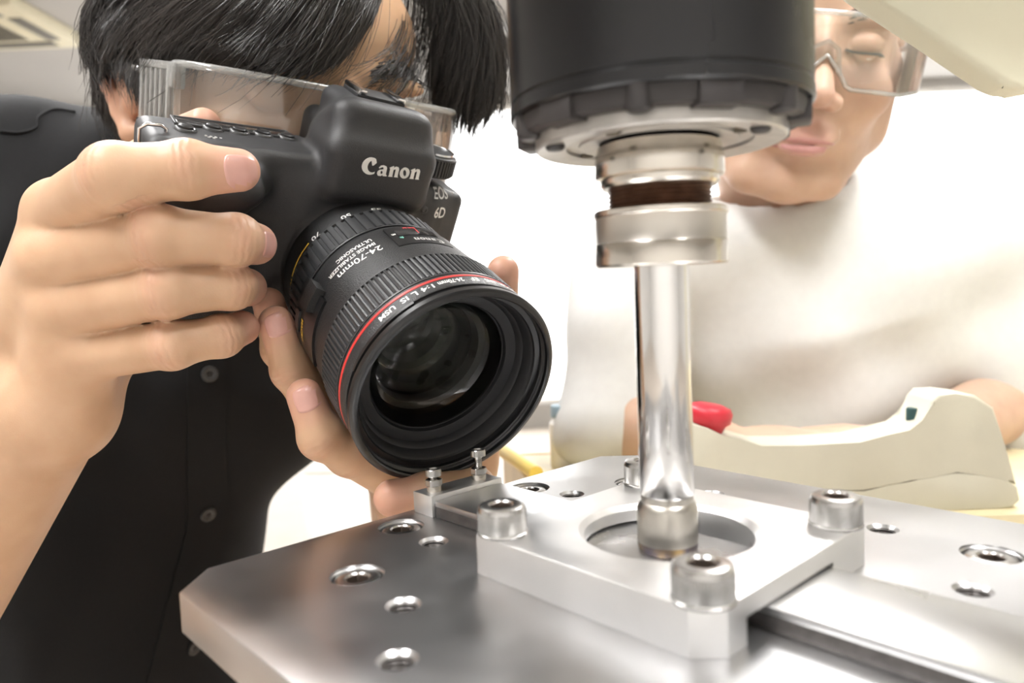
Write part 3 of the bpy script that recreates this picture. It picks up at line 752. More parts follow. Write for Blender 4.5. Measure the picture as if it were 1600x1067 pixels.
ring('focus_ring', 41.3, 73.5, 91.0, 118, 0.62, 0.8, 'ring_rubber')
lathe('red_ring', [(40.6, 92.2), (41.05, 92.4), (41.05, 93.5), (40.6, 93.7)], 'red_line', lens, 128)
lathe('bayonet_ring', [(40.9, 99.8), (40.2, 100.0), (39.9, 100.4), (39.9, 102.0), (41.2, 102.3), (41.6, 102.8), (41.6, 104.8)], 'lens_gloss', lens, 128)
for a in (128, 248, 8):                       # bayonet tabs
    bm = bmesh.new(); bm_lathe(bm, [(39.8, 99.9), (41.5, 100.0), (41.5, 101.3), (39.8, 101.4)], 14, a0=math.radians(a), a1=math.radians(a + 44))
    from_bm('bayonet_tab', bm, 'lens_gloss', lens, 35)
lathe('filter_rim', [(41.6, 104.8), (41.2, 105.6), (40.2, 106.2), (39.2, 106.3), (38.7, 105.8), (38.5, 104.4), (38.9, 103.9), (38.4, 103.3), (38.8, 102.7), (38.3, 102.1), (38.3, 100.6), (36.4, 100.2), (36.0, 99.4)], 'lens_gloss', lens, 128)
lathe('front_cone', [(36.0, 99.4), (35.2, 98.6), (34.2, 94.6), (33.4, 94.0), (32.6, 91.6), (30.0, 91.0), (28.8, 90.4), (28.4, 88.8), (27.6, 88.4)], 'lens_inside', lens, 96)
R0 = 60.0
dome = [(27.9, 88.4)] + [(27.9 * math.cos(t), 88.4 + 5.5 * math.sin(t)) for t in np.linspace(0.1, math.pi / 2, 14)]
dome[-1] = (0.0, dome[-1][1])
lathe('front_element', dome, 'lens_glass', lens, 96, smooth=180)
lathe('inner_barrel', [(27.6, 88.3), (25.6, 84), (25.0, 80), (22.4, 79.2), (21.8, 72), (18.2, 71.0), (17.6, 62), (14.2, 61.2), (13.8, 50), (0.0, 48)], 'lens_inside', lens, 72)
lathe('inner_element', [(21.9, 74.0)] + [(21.8 * math.cos(t), 74 + 4.2 * math.sin(t)) for t in np.linspace(0.1, 1.5, 9)] + [(0.0, 78.2)], 'lens_glass_inner', lens, 72, smooth=180)
lathe('rear_element', [(13.9, 54.0)] + [(13.8 * math.cos(t), 54 + 4.5 * math.sin(t)) for t in np.linspace(0.1, 1.5, 9)] + [(0.0, 58.5)], 'lens_glass_inner', lens, 64, smooth=180)
def wrap(name, tv, tf, th, z, R, mtl, sx=1.0, parent=None):
    v = []
    for p in tv:
        a = math.radians(th) + p[0] * sx / R
        v.append(((R + 0.05 + p[2]) * math.cos(a), (R + 0.05 + p[2]) * math.sin(a), z + p[1]))
    return from_data(name, np.array(v), tf, mtl, parent or lens, 0)
def lens_text(s, th0, th1, z, R, h, mtl, bold=0.0):
    tv, tf = text_data(s, 10.0, bold=bold)
    w_ = tv[:, 0].max() - tv[:, 0].min(); x_ = (tv[:, 0].max() + tv[:, 0].min()) / 2; y_ = (tv[:, 1].max() + tv[:, 1].min()) / 2; hh = tv[:, 1].max() - tv[:, 1].min()
    L_ = math.radians(th1 - th0) * R
    tv = np.stack([(tv[:, 0] - x_) * L_ / w_, (tv[:, 1] - y_) * h / hh, tv[:, 2] * 0], 1)
    # subdivide-free: letters are small against the curve
    return wrap('lens_lettering', tv, tf, (th0 + th1) / 2, z, R, mtl)
lens_text('24-70mm', 119.5, 149.0, 56.4, 39.45, 3.7, 'print_white', 0.1)
lens_text('IMAGE STABILIZER', 121, 154, 51.6, 39.3, 2.3, 'print_white', 0.2)
lens_text('ULTRASONIC', 121, 145, 47.6, 39.1, 2.3, 'print_white', 0.2)
for s_, th in (('24', 83), ('35', 99), ('50', 121), ('70', 145.5)): lens_text(s_, th - 3.6, th + 3.6, 15.8, 36.15, 3.2, 'print_white', 0.1)
bm = bmesh.new(); bm_lathe(bm, [(36.2, 15.0), (36.35, 15.1), (36.35, 15.7), (36.2, 15.8)], 24, a0=math.radians(152), a1=math.radians(178)); from_bm('macro_line', bm, 'print_yellow', lens, 35)
lens_text('MACRO', 180, 200, 16.0, 36.15, 2.4, 'print_yellow', 0.1)
for s_, t0, t1, b in (('USM', 136, 145.5, .25), ('1:4 L IS', 114.5, 132.5, .15), ('24-70mm', 98.5, 112, .2), ('EF', 90, 94.5, .2), ('CANON ZOOM LENS', 50, 86, .2)):
    lens_text(s_, t0, t1, 96.6, 41.2, 2.7, 'print_white', b)
# distance window with name below it
def pad(name, t0, t1, z0, z1, R0_, R1_, mtl, par=None):
    bm = bmesh.new(); n = 16
    g = [[[bm.verts.new((r * math.cos(math.radians(t0 + (t1 - t0) * i / n)), r * math.sin(math.radians(t0 + (t1 - t0) * i / n)), z)) for i in range(n + 1)] for z in (z0, z1)] for r in (R0_, R1_)]
    for i in range(n):
        bm.faces.new((g[1][0][i], g[1][0][i + 1], g[1][1][i + 1], g[1][1][i]))
        for j in (0, 1): bm.faces.new((g[0][j][i], g[0][j][i + 1], g[1][j][i + 1], g[1][j][i]))
    for i in (0, n): bm.faces.new((g[0][0][i], g[0][1][i], g[1][1][i], g[1][0][i]))
    return from_bm(name, bm, mtl, par or lens, 30)
pad('window_surround', 77, 111.5, 44.0, 60.5, 38.5, 39.75, 'lens_gloss')
pad('distance_window', 82, 107, 47.6, 52.6, 39.0, 39.95, 'lcd_glass')
lens_text('ft', 104.8, 107.2, 54.2, 39.8, 1.6, 'print_teal', 0.2); lens_text('m', 107.6, 110, 50.4, 39.8, 1.3, 'print_white', 0.2)
lens_text('HS 24', 94.0, 100.5, 45.6, 39.8, 1.3, 'print_red', 0.2)
bm = bmesh.new(); bm_lathe(bm, [(39.98, 45.0), (40.02, 45.0), (40.02, 51.0), (39.98, 51.0)], 2, a0=math.radians(93.2), a1=math.radians(93.8)); from_bm('index_mark', bm, 'print_red', lens, 35)
def wl(p): a = math.radians(90.5) + p[0] / 39.8; return (39.85 * math.cos(a), 39.85 * math.sin(a), 56.8 + p[1])
logo('name_lettering', wl, 3.0, 'print_white', lens)
# switch panel
pad('switch_panel', 163, 205, 38.5, 60, 38.0, 40.6, 'lens_gloss')
pad('switch_lever', 160, 174, 47.5, 55.5, 39.5, 43.6, 'lens_black')
pad('switch_slot', 181, 194, 40.5, 44.5, 40.0, 41.4, 'button_black')
lens_text('LOCK', 178, 193, 36.2, 38.0, 2.0, 'print_white', 0.15)
lens_text('MACRO', 184, 198, 47.6, 40.75, 2.2, 'print_yellow', 0.25)
# ------------------------------------------------------------------ people: skin
def skin_mat(name, base, tip, mottle):
    m = bpy.data.materials.new(name); m.use_nodes = True; t = m.node_tree; b = t.nodes['Principled BSDF']; L_ = t.links
    b.inputs['Roughness'].default_value = 0.46; b.inputs['Specular IOR Level'].default_value = 0.4
    b.inputs['Subsurface Weight'].default_value = 0.18; b.inputs['Subsurface Radius'].default_value = (0.0035, 0.0013, 0.0007); b.inputs['Subsurface Scale'].default_value = 1.0
    tc = t.nodes.new('ShaderNodeTexCoord')
    def nz(sc, det=4):
        n = t.nodes.new('ShaderNodeTexNoise'); n.inputs['Scale'].default_value = sc; n.inputs['Detail'].default_value = det; L_.new(tc.outputs['Object'], n.inputs['Vector']); return n
    def at(n): a = t.nodes.new('ShaderNodeAttribute'); a.attribute_name = n; return a
    mott = nz(70); r = t.nodes.new('ShaderNodeValToRGB'); L_.new(mott.outputs['Fac'], r.inputs[0])
    r.color_ramp.elements[0].position = 0.3; r.color_ramp.elements[0].color = (*mottle, 1); r.color_ramp.elements[1].position = 0.7; r.color_ramp.elements[1].color = (*base, 1)  # random mottling between two skin tones
    mx = t.nodes.new('ShaderNodeMixRGB'); L_.new(at('red').outputs['Fac'], mx.inputs[0]); L_.new(r.outputs[0], mx.inputs[1]); mx.inputs[2].default_value = (*tip, 1)
    L_.new(mx.outputs[0], b.inputs['Base Color'])
    # creases over the joints: stripes along the finger, bent by noise
    s_ = at('cr_s'); w_ = at('cr_w'); n2 = nz(260, 2)
    ma = t.nodes.new('ShaderNodeMath'); ma.operation = 'MULTIPLY_ADD'; L_.new(n2.outputs['Fac'], ma.inputs[0]); ma.inputs[1].default_value = 2.5; L_.new(s_.outputs['Fac'], ma.inputs[2])
    mm = t.nodes.new('ShaderNodeMath'); mm.operation = 'MULTIPLY'; L_.new(ma.outputs[0], mm.inputs[0]); mm.inputs[1].default_value = 2.3
    sn = t.nodes.new('ShaderNodeMath'); sn.operation = 'SINE'; L_.new(mm.outputs[0], sn.inputs[0])
    pw = t.nodes.new('ShaderNodeMath'); pw.operation = 'MULTIPLY'; L_.new(sn.outputs[0], pw.inputs[0]); L_.new(w_.outputs['Fac'], pw.inputs[1])
    fine = nz(1500, 3)
    ad = t.nodes.new('ShaderNodeMath'); ad.operation = 'MULTIPLY_ADD'; L_.new(fine.outputs['Fac'], ad.inputs[0]); ad.inputs[1].default_value = 0.35; L_.new(pw.outputs[0], ad.inputs[2])
    bp = t.nodes.new('ShaderNodeBump'); bp.inputs['Strength'].default_value = 0.45; bp.inputs['Distance'].default_value = 0.00022
    L_.new(ad.outputs[0], bp.inputs['Height']); L_.new(bp.outputs[0], b.inputs['Normal'])
    MATS[name] = m
skin_mat('skin_warm', (0.56, 0.365, 0.235), (0.63, 0.32, 0.25), (0.51, 0.32, 0.20))
skin_mat('skin_fair', (0.55, 0.375, 0.28), (0.52, 0.27, 0.26), (0.50, 0.33, 0.24))
mat('nail', (0.62, 0.34, 0.285), 0.3, noise=0.08, nscale=200, spec=0.5, coat=0.2)
mat('hair_black', (0.012, 0.010, 0.0095), 0.38, noise=0.3, nscale=300, spec=0.6)
mat('hair_strand', (0.040, 0.035, 0.033), 0.28, noise=0.3, nscale=300, spec=0.7)  # lighter than the locks, grey highlights put into the colour
mat('shirt_black', (0.0065, 0.0065, 0.007), 0.85, noise=0.25, nscale=500, bump=0.3, bscale=2500, spec=0.25)
mat('button_shirt', (0.03, 0.03, 0.03), 0.35, noise=0.1, nscale=200)
mat('trouser_dark', (0.03, 0.03, 0.04), 0.9, noise=0.2, nscale=300)
mat('shoe_dark', (0.05, 0.045, 0.04), 0.6, noise=0.2, nscale=100)
mat('eye_white', (0.75, 0.72, 0.70), 0.2, noise=0.05, nscale=100)
mat('eye_dark', (0.02, 0.012, 0.01), 0.1, noise=0.1, nscale=100)
mat('brow', (0.02, 0.016, 0.014), 0.6, noise=0.3, nscale=400)
mat('lip', (0.50, 0.25, 0.24), 0.4, noise=0.1, nscale=200)
clear_glass('goggle_plastic', (0.985, 0.985, 0.98), 0.02, 0.02, 0.03)
clear_glass('goggle_frame', (0.95, 0.95, 0.94), 0.06, 0.06, 0.22)

class Hand:
    """fingers keep their own fields so that neighbours touch without melting together"""
    def __init__(s, lo, hi, res=0.8):
        s.lo, s.hi, s.res = lo, hi, res; s.palm = Field(lo, hi, res); s.fingers = []; s.joints = []; s.tips = []
    def finger(s, pts, rad, dorsal=None, blend=6.0):
        f = Field(s.lo, s.hi, s.res); pts = [np.asarray(p, float) for p in pts]
        for i in range(len(pts) - 1):
            f.cone(pts[i], pts[i + 1], rad[i], rad[i + 1], 1.6 if i else 0)
        for i in range(1, len(pts) - 1):          # slight swelling over each joint
            f.ell(pts[i], (rad[i] * 1.05,) * 3, k=3)
        s.fingers.append((f, blend))
        for i in range(1, len(pts) - 1):
            t = _n(pts[i + 1] - pts[i - 1]); s.joints.append((pts[i], t, dorsal, rad[i]))
        s.tips.append((pts[-1], rad[-1]))
        return s
    def mesh(s, smooth=3):
        P0 = s.palm.F; G = None
        for f, k in s.fingers:
            h = np.clip(0.5 + 0.5 * (P0 - f.F) / k, 0, 1); g = P0 + (f.F - P0) * h - k * h * (1 - h)
            if G is None: G = g
            else:
                k2 = 0.9; h = np.clip(0.5 + 0.5 * (G - g) / k2, 0, 1); G = G + (g - G) * h - k2 * h * (1 - h)
        s.palm.F = G; s.fingers = []
        return s.palm.mesh(smooth)
    def attrs(s, V, N=None):
        cs = np.zeros(len(V)); cw = np.zeros(len(V)); red = np.zeros(len(V))
        for j, t, dn, r in s.joints:
            q = V - j; a = q @ t; rad = np.linalg.norm(q - a[:, None] * t, axis=1)
            w = np.exp(-(a / 4.6) ** 2) * (rad < r * 1.7)
            if dn is not None:
                dd = (q - a[:, None] * t) @ _n(dn) / (rad + 1e-6); w = w * np.clip(dd * 1.3, 0, 1)
            m = w > cw; cs[m] = a[m]; cw[m] = w[m]
            red = np.maximum(red, 0.25 * w)
        for p, r in s.tips: red = np.maximum(red, np.clip(1.15 - np.linalg.norm(V - p, axis=1) / (r * 2.0), 0, 1) * 0.9)
        return cs, cw, red
def join_meshes(parts):
    Vs, Qs, A = [], [], []; off = 0
    for V, Q, a in parts:
        Vs.append(V); Qs.append(Q + off); off += len(V); A.append(a)
    return np.vstack(Vs), np.vstack(Qs), [np.concatenate([a[i] for a in A]) for i in range(3)]
from mathutils.bvhtree import BVHTree
def bvh_of(V, Q): return BVHTree.FromPolygons([tuple(v) for v in V], [tuple(q) for q in Q.tolist()])
def nail(tree, c, axis, out, wid, length, parent, name='fingernail'):
    """curved plate lying on the finger: c = its middle, axis = towards the finger tip, out = away from the finger"""
    axis = _n(axis); out = _n(np.asarray(out) - axis * (np.asarray(out) @ axis)); side = np.cross(axis, out)
    n, m = 15, 15; v = []; ok = {}; fc = []
    for i in range(n):
        for j in range(m):
            u = -1 + 2 * i / (n - 1); w = -1 + 2 * j / (m - 1)
            # squircle
            uu = u * math.sqrt(max(0, 1 - 0.30 * w ** 4)); ww = w * math.sqrt(max(0, 1 - 0.38 * u * u))
            o = np.asarray(c) + side * uu * wid / 2 + axis * ww * length / 2 + out * 16
            h = tree.ray_cast(Vector(o), Vector(-out), 30)
            edge = max(abs(u), abs(w))
            if h[0] is None or abs(h[3] - 16) > 9: p = np.full(3, np.nan)
            else: p = np.array(h[0]) + np.array(h[1]) * (0.42 if edge < 0.9 else -0.15)
            v.append(p)
    v = np.array(v); good = ~np.isnan(v[:, 0])
    for i in range(n - 1):
        for j in range(m - 1):
            q_ = (i * m + j, i * m + j + 1, (i + 1) * m + j + 1, (i + 1) * m + j)
            if all(good[k] for k in q_): fc.append(q_)
    v[~good] = v[good].mean(0)
    g = v.reshape(n, m, 3).copy()
    return from_data(name, g.reshape(-1, 3), fc, 'nail', parent)

# ------------------------------------------------------------------ photographer: right hand on the grip
def PP(*l): return [P(*q) for q in l]
HAND_R = Hand((-305, 225, -95), (-70, 352, 172), 1.0)
h_ = HAND_R
toward = -CF
MC = dict(i=P(95, 333, 287), m=P(84, 408, 284), r=P(100, 484, 286), p=P(142, 553, 290))
W1, W2 = P(30, 590, 318), P(96, 640, 306)
for a, b, r0, r1 in ((W1, MC['i'], 18, 12), (W1, MC['m'], 18, 12.3), (W2, MC['r'], 18, 11.3), (W2, MC['p'], 17, 10.4)): h_.palm.cone(a, b, r0, r1, 7)
h_.palm.cone(P(62, 640, 312), P(-180, 990, 328), 25.5, 38, 8); h_.palm.cone(W1, W2, 19, 20, 8)
h_.palm.cone(P(120, 610, 312), P(170, 560, 318), 15, 11, 8)                       # heel of the hand
h_.palm.cone(P(60, 560, 335), P(110, 380, 345), 16, 12, 10)                       # ball of the thumb
h_.finger([MC['i'], P(180, 276, 252), P(292, 265, 256), P(372, 266, 263)], [12.2, 10.9, 9.6, 7.6], toward + 0.6 * CU)
h_.finger([MC['m'], P(248, 369, 262), P(368, 375, 271), P(399, 381, 283)], [12.2, 10.5, 9.0, 8.0], toward + 0.2 * CU)
h_.finger([MC['r'], P(260, 454, 268), P(362, 447, 279), P(386, 449, 293)], [11.2, 9.7, 8.3, 7.6], toward)
h_.finger([MC['p'], P(268, 539, 276), P(346, 525, 284), P(378, 512, 295)], [10.3, 8.7, 7.6, 6.9], toward - 0.2 * CU)
h_.finger([P(105, 390, 345), P(200, 270, 345), P(262, 225, 345), P(318, 196, 336)], [12, 10.5, 9.5, 7.8], CU)   # thumb behind the camera
VR, QR = h_.mesh(3); AR = h_.attrs(VR)

# ------------------------------------------------------------------ photographer: left hand under the lens
HAND_L = Hand((-120, 250, -75), (20, 420, 125), 0.95)
h_ = HAND_L
LMC = dict(i=P(590, 690, 352), m=P(612, 738, 344), r=P(640, 762, 334), p=P(690, 790, 326))
WL = P(700, 905, 385)
for k_, r1 in (('i', 11), ('m', 11), ('r', 10.5), ('p', 10)): h_.palm.cone(WL, LMC[k_], 20, r1, 9)
h_.palm.cone(WL, P(735, 720, 362), 19, 13, 9)
h_.palm.cone(WL, P(690, 1000, 440), 24, 29, 8)
h_.finger([LMC['i'], P(500, 640, 345), P(440, 545, 336), P(420, 474, 326)], [10.5, 9.5, 8.4, 7.0], -CR)
h_.finger([LMC['m'], P(522, 676, 322), P(457, 578, 309), P(431, 504, 305)], [10.5, 9.6, 8.3, 7.0], -CR + toward)
h_.finger([LMC['r'], P(548, 706, 299), P(503, 682, 289), P(476, 619, 286)], [10, 9.4, 8.6, 6.9], -CR + toward)
h_.finger([LMC['p'], P(740, 764, 300), P(668, 772, 283), P(613, 778, 280)], [9.5, 8.4, 7.8, 7.1], -CU)
h_.finger([P(735, 720, 362), P(762, 600, 345), P(778, 490, 325), P(786, 424, 312)], [12, 10, 8.6, 6.7], CR)
VL, QL = h_.mesh(3); AL = h_.attrs(VL)
# ------------------------------------------------------------------ photographer: head, shirt, hair, glasses
def K(r, u, f): return CO + r * CR + u * CU + f * CF          # metres of the view frame: right, up, away (mm)
def axes(fw_, rt_):                                             # head axes as columns: right, up, forward
    f = _n(fw_[0] * CR + fw_[1] * CU + fw_[2] * CF); r = rt_[0] * CR + rt_[1] * CU + rt_[2] * CF
    r = _n(r - f * (r @ f)); u = np.cross(f, r)
    return np.stack([r, u, f], 1)
class Head:
    def __init__(s, c, A): s.c = np.asarray(c, float); s.A = A
    def w(s, p): return s.c + s.A @ np.asarray(p, float)
    def l(s, q): return (np.asarray(q, float) - s.c) @ s.A
    def skin(s, fld, slim=1.0):
        A = s.A; w = s.w
        fld.ell(w((0, 28, -14)), (76, 86, 97), A, 0)                                  # skull
        fld.ell(w((0, -20, 22)), (62 + 6 * (slim > 1), 84, 72), A, 14)                          # face
        fld.ell(w((0, 38, 62)), (52, 34, 28), A, 14)                                  # forehead
        for q in (-1, 1):
            fld.cone(w((q * 54 * slim, -46, 0)), w((q * 24 * slim, -92, 56)), 18, 16, 14)   # jaw
            fld.cone(w((q * 56 * slim, -6, 14)), w((q * 54 * slim, -50, 12)), 17, 17, 14)
            fld.ell(w((q * 42, -30, 66)), (19, 17, 19), A, 12)                         # cheek
            fld.ell(w((q * 31, 16, 84)), (20, 6, 9), A, 8)                              # brow ridge
        fld.ell(w((0, -96, 62)), (24, 17, 18), A, 12)                                  # chin
        for q in (-1, 1): fld.ell(w((q * 32, 0, 101)), (19, 12, 15), A, 9, 's')         # eye hollows
        fld.cone(w((0, 8, 90)), w((0, -36, 111)), 6.5, 9.5, 7)                          # nose
        for q in (-1, 1): fld.ell(w((q * 11, -40, 103)), (7.5, 7, 9), A, 5)
        for q in (-1, 1): fld.ell(w((q * 5.5, -47.5, 108)), (3.6, 3.2, 5), A, 2, 's')
        fld.ell(w((0, -62, 86)), (26, 11, 11), A, 9)                                    # mouth mound
        fld.ell(w((0, -65, 93.5)), (20, 3.8, 6), A, 4); fld.ell(w((0, -72.5, 92.5)), (17, 4.8, 6), A, 4)   # lips
        fld.ell(w((0, -68.5, 100)), (22, 1.0, 5), A, 1.2, 's')
        for q in (-1, 1):
            fld.ell(w((q * 31.5, 1.5, 82)), (13, 9.5, 10), A, 2)                         # eyelids
            s.ear(fld, q)
    def ear(s, fld, q):
        w = s.w
        ring = [(q * 74, 16, 4), (q * 82, 24, -6), (q * 88, 22, -20), (q * 90, 8, -27), (q * 88, -8, -24), (q * 83, -22, -15), (q * 79, -32, -4), (q * 76, -30, 3)]
        fld.chain([w(p) for p in ring], [3.2, 3.6, 4, 4, 4, 4.4, 5.6, 4.4], 2.5)
        fld.cone(w((q * 76, 6, -6)), w((q * 78, -16, -6)), 6.5, 6.5, 5)
        fld.cone(w((q * 82, 8, -16)), w((q * 81, -12, -13)), 4, 4, 4)
        fld.cone(w((q * 76, -6, 2)), w((q * 78, -10, 1)), 3.5, 3, 2)
def surf_attrs(V, reds=()):
    red = np.zeros(len(V))
    for p, r, a in reds: red = np.maximum(red, a * np.clip(1.2 - np.linalg.norm(V - p, axis=1) / r, 0, 1))
    return [np.zeros(len(V)), np.zeros(len(V)), red]

H1 = Head(K(-141, 147, 447), axes((0.58, -0.30, -0.76), (0.80, 0.03, 0.60)))
F1 = Field(H1.c - 150, H1.c + np.array([135, 145, 150]), 1.7)
H1.skin(F1)
NB = K(-215, 96, 575)                                            # base of the neck
F1.cone(H1.w((0, -45, -45)), NB, 52, 56, 15)
VH, QH = F1.mesh(2); AH = surf_attrs(VH, [(H1.w((-86, 0, -18)), 45, 0.6), (H1.w((0, -40, 112)), 16, 0.5)])
# limbs and trunk under the clothes, coarser
SR, SL = K(-350, 108, 520), K(-112, 46, 690)
ELR, ELL = P(-330, 1250, 338), K(-60, -262, 560)
F2 = Field(np.minimum.reduce([SR, SL, NB]) - np.array([190, 330, 620]), np.maximum.reduce([SR, SL, NB]) + np.array([170, 200, 110]), 6.0)
F2.cone(NB, K(-268, 20, 615), 50, 78, 20); F2.cone(K(-268, 20, 615), K(-345, -120, 640), 78, 78, 20); F2.cone(K(-345, -120, 640), K(-366, -420, 665), 78, 92, 20); F2.cone(SR, SL, 46, 46, 30)
F2.cone(SR, K(-352, -60, 430), 44, 42, 10); F2.cone(SL, ELL, 38, 34, 10)
VT, QT = F2.mesh(1); AT = surf_attrs(VT)
F3 = Field(np.minimum(ELR, P(-235, 1080, 330)) - 60, np.maximum(SR, ELR) + 60, 3.0)
F3.cone(P(-110, 886, 324.5), ELR, 34.0, 43, 0); F3.cone(ELR, K(-352, -60, 430), 43, 44, 12)
VA, QA = F3.mesh(1); AA = surf_attrs(VA)
F4 = Field(np.minimum(ELL, P(690, 1000, 440)) - 60, np.maximum(ELL, P(690, 1000, 440)) + 60, 3.0)
F4.cone(P(695, 960, 415), ELL, 26.0, 40, 0)
VE, QE = F4.mesh(1); AE = surf_attrs(VE)
photographer = empty('person', loc=K(-350, -1226, 760) * 1.0)
photographer.location = Vector((-0.34, 0.70, FLOOR * S))
def child(o, root): o.parent = root; o.matrix_parent_inverse = root.matrix_world.inverted(); return o
tag(photographer, 'person in a black shirt bending over and aiming the camera', 'person')
photographer.matrix_world = Matrix.Translation(Vector((-0.34, 0.70, FLOOR * S)))
V, Q, A_ = join_meshes([(VR, QR, AR), (VL, QL, AL), (VH, QH, AH), (VT, QT, AT), (VA, QA, AA), (VE, QE, AE)])
skin1 = quads('body', V, Q, 'skin_warm'); [attr(skin1, n, a) for n, a in zip(('cr_s', 'cr_w', 'red'), A_)]
child(skin1, photographer)
TR_, TL_ = bvh_of(VR, QR), bvh_of(VL, QL)
def put_nail(tree, px, py, d, tipv, out, wd, ln, root): return child(nail(tree, P(px, py, d), tipv, out, wd, ln, None), root)
put_nail(TR_, 378, 257, 254, P(372, 263, 263) - P(292, 260, 256), toward + 0.28 * CU, 10.5, 12, photographer)
put_nail(TR_, 412, 382, 279, P(399, 381, 283) - P(368, 375, 271), CR + 0.5 * toward, 10, 10, photographer)
put_nail(TL_, 424, 511, 296, P(431, 504, 305) - P(457, 578, 309), toward - 0.45 * CR, 8.6, 10, photographer)
put_nail(TL_, 471, 628, 277, P(476, 619, 286) - P(503, 682, 289), toward - 0.4 * CR, 9.0, 10, photographer)

# shirt
lo = np.minimum.reduce([SR, SL, NB]) - np.array([190, 200, 640]); hi = np.maximum.reduce([SR, SL, NB]) + np.array([150, 170, 110])
FS = Field(lo, hi, 4.5)
TA = axes((0.55, -0.1, -0.83), (0.83, 0.0, 0.55))
FS.cone(NB - 25 * _n(NB - K(-255, 20, 605)), K(-250, 20, 605), 62, 112, 30)
FS.ell(K(-262, 5, 608), (158, 140, 112), TA, 30)
FS.cone(K(-318, -90, 622), K(-362, -360, 650), 112, 126, 30); FS.cone(K(-362, -360, 650), K(-362, -450, 660), 126, 134, 20)
FS.cone(SR, SL, 55, 55, 35); FS.cone(SR, K(-284, 120, 538), 52, 46, 20); FS.cone(K(-284, 120, 538), NB, 46, 60, 20)
FS.cone(SR, K(-352, -45, 442), 57, 62, 18)
FS.cone(SL, K(-92, -75, 620), 54, 46, 25)
def folds(X):
    q = X - K(-255, 0, 600); a = q @ CR; b = q @ CU
    return 2.6 * np.sin(a * 0.045 + b * 0.018 + 1.4 * np.sin(b * 0.02)) * np.sin(b * 0.011 + 0.6) + 1.8 * np.sin(a * 0.09 - b * 0.05)
FS.add(folds, lo, hi, 0, 'd')
V, Q = FS.mesh(2)
shirt = child(quads('shirt', V, Q, 'shirt_black'), photographer)
TS = bvh_of(V, Q)
def on_shirt(px, py, off=0.0, tree=TS):
    d = _n(P(px, py, 100.0) - CO); h = tree.ray_cast(Vector(CO), Vector(d), 3000)
    return (np.array(h[0]) + np.array(h[1]) * off, np.array(h[1])) if h[0] is not None else (None, None)
rows = []
for py in range(470, 1180, 30):
    sh_ = 0 if py < 820 else -(py - 820) * 0.26
    row = [on_shirt(px + sh_, py, o)[0] for px, o in ((292, -1.0), (293, 1.6), (322, 2.2), (352, 1.6), (354, -1.0))]
    if all(r is not None for r in row): rows.append(row)
v = [p for r in rows for p in r]; fc = [(i * 5 + j, i * 5 + j + 1, (i + 1) * 5 + j + 1, (i + 1) * 5 + j) for i in range(len(rows) - 1) for j in range(4)]
child(from_data('placket', np.array(v), fc, 'shirt_black', None, 60), photographer)
for px, py in ((326, 584), (323, 801), (300, 1010)):
    p_, n_ = on_shirt(px, py, 3.0)
    z_ = _n(n_); x_ = _n(np.cross([0, 0, 1.0], z_)); y_ = np.cross(z_, x_)
    b_o = lathe('shirt_button', [(0.0, 0.3), (2.4, 0.3), (2.8, 0.9), (4.8, 1.4), (5.6, 0.9), (5.7, -0.4), (0.0, -0.4)], 'button_shirt', None, 28, smooth=50)
    b_o.matrix_world = frame(p_, x_, y_, z_); child(b_o, photographer)
    for k in range(4): lathe('thread_hole', [(0.0, 0.45), (0.55, 0.45), (0.6, 0.3)], 'shirt_black', b_o, 10, (1.1 * math.cos(k * math.pi / 2 + 0.8), 1.1 * math.sin(k * math.pi / 2 + 0.8), 0))
# collar: a folded band standing round the neck, and a shoulder seam
nd = _n(H1.w((0, -45, -45)) - NB); ex = _n(np.cross(nd, CF)); ey = np.cross(nd, ex)
prof = [(66, -26), (74, -30), (80, -26), (74, 4), (69, 22), (66, 26), (63, 22), (63, -4)]
cl = lathe('collar', prof, 'shirt_black', None, 64, smooth=60); cl.matrix_world = frame(NB - nd * 4, ex, ey, nd); child(cl, photographer)
seam = [on_shirt(px, py, 0.8)[0] for px, py in ((0, 206), (30, 208), (56, 200), (60, 184), (84, 172), (118, 176))]
seam = [p for p in seam if p is not None]
if len(seam) > 3: child(tube('shoulder_seam', spline(seam, 20), 0.9, 'shirt_black', None, 6), photographer)
rows = []
for t in np.linspace(0, 1, 15):
    row = []
    for k, u in enumerate(np.linspace(0, 1, 9)):
        l_ = np.array([[168, 150], [118, 178], [82, 228], [62, 290], [66, 330]]); r_ = np.array([[215, 160], [205, 215], [200, 260], [195, 300], [190, 335]])
        lp = spline(l_, 15)[int(round(t * 14))]; rp = spline(r_, 15)[int(round(t * 14))]
        e_ = min(u, 1 - u, 1 - t) * 9
        p_, n_ = on_shirt(*(lp * (1 - u) + rp * u), 5.5 if e_ > 0.5 else 1.0); row.append(p_)
    rows.append(row)
if all(p is not None for r in rows for p in r):
    child(from_data('collar_flap', np.array([p for r in rows for p in r]), [(i * 9 + j, i * 9 + j + 1, (i + 1) * 9 + j + 1, (i + 1) * 9 + j) for i in range(14) for j in range(8)], 'shirt_black', None, 60), photographer)
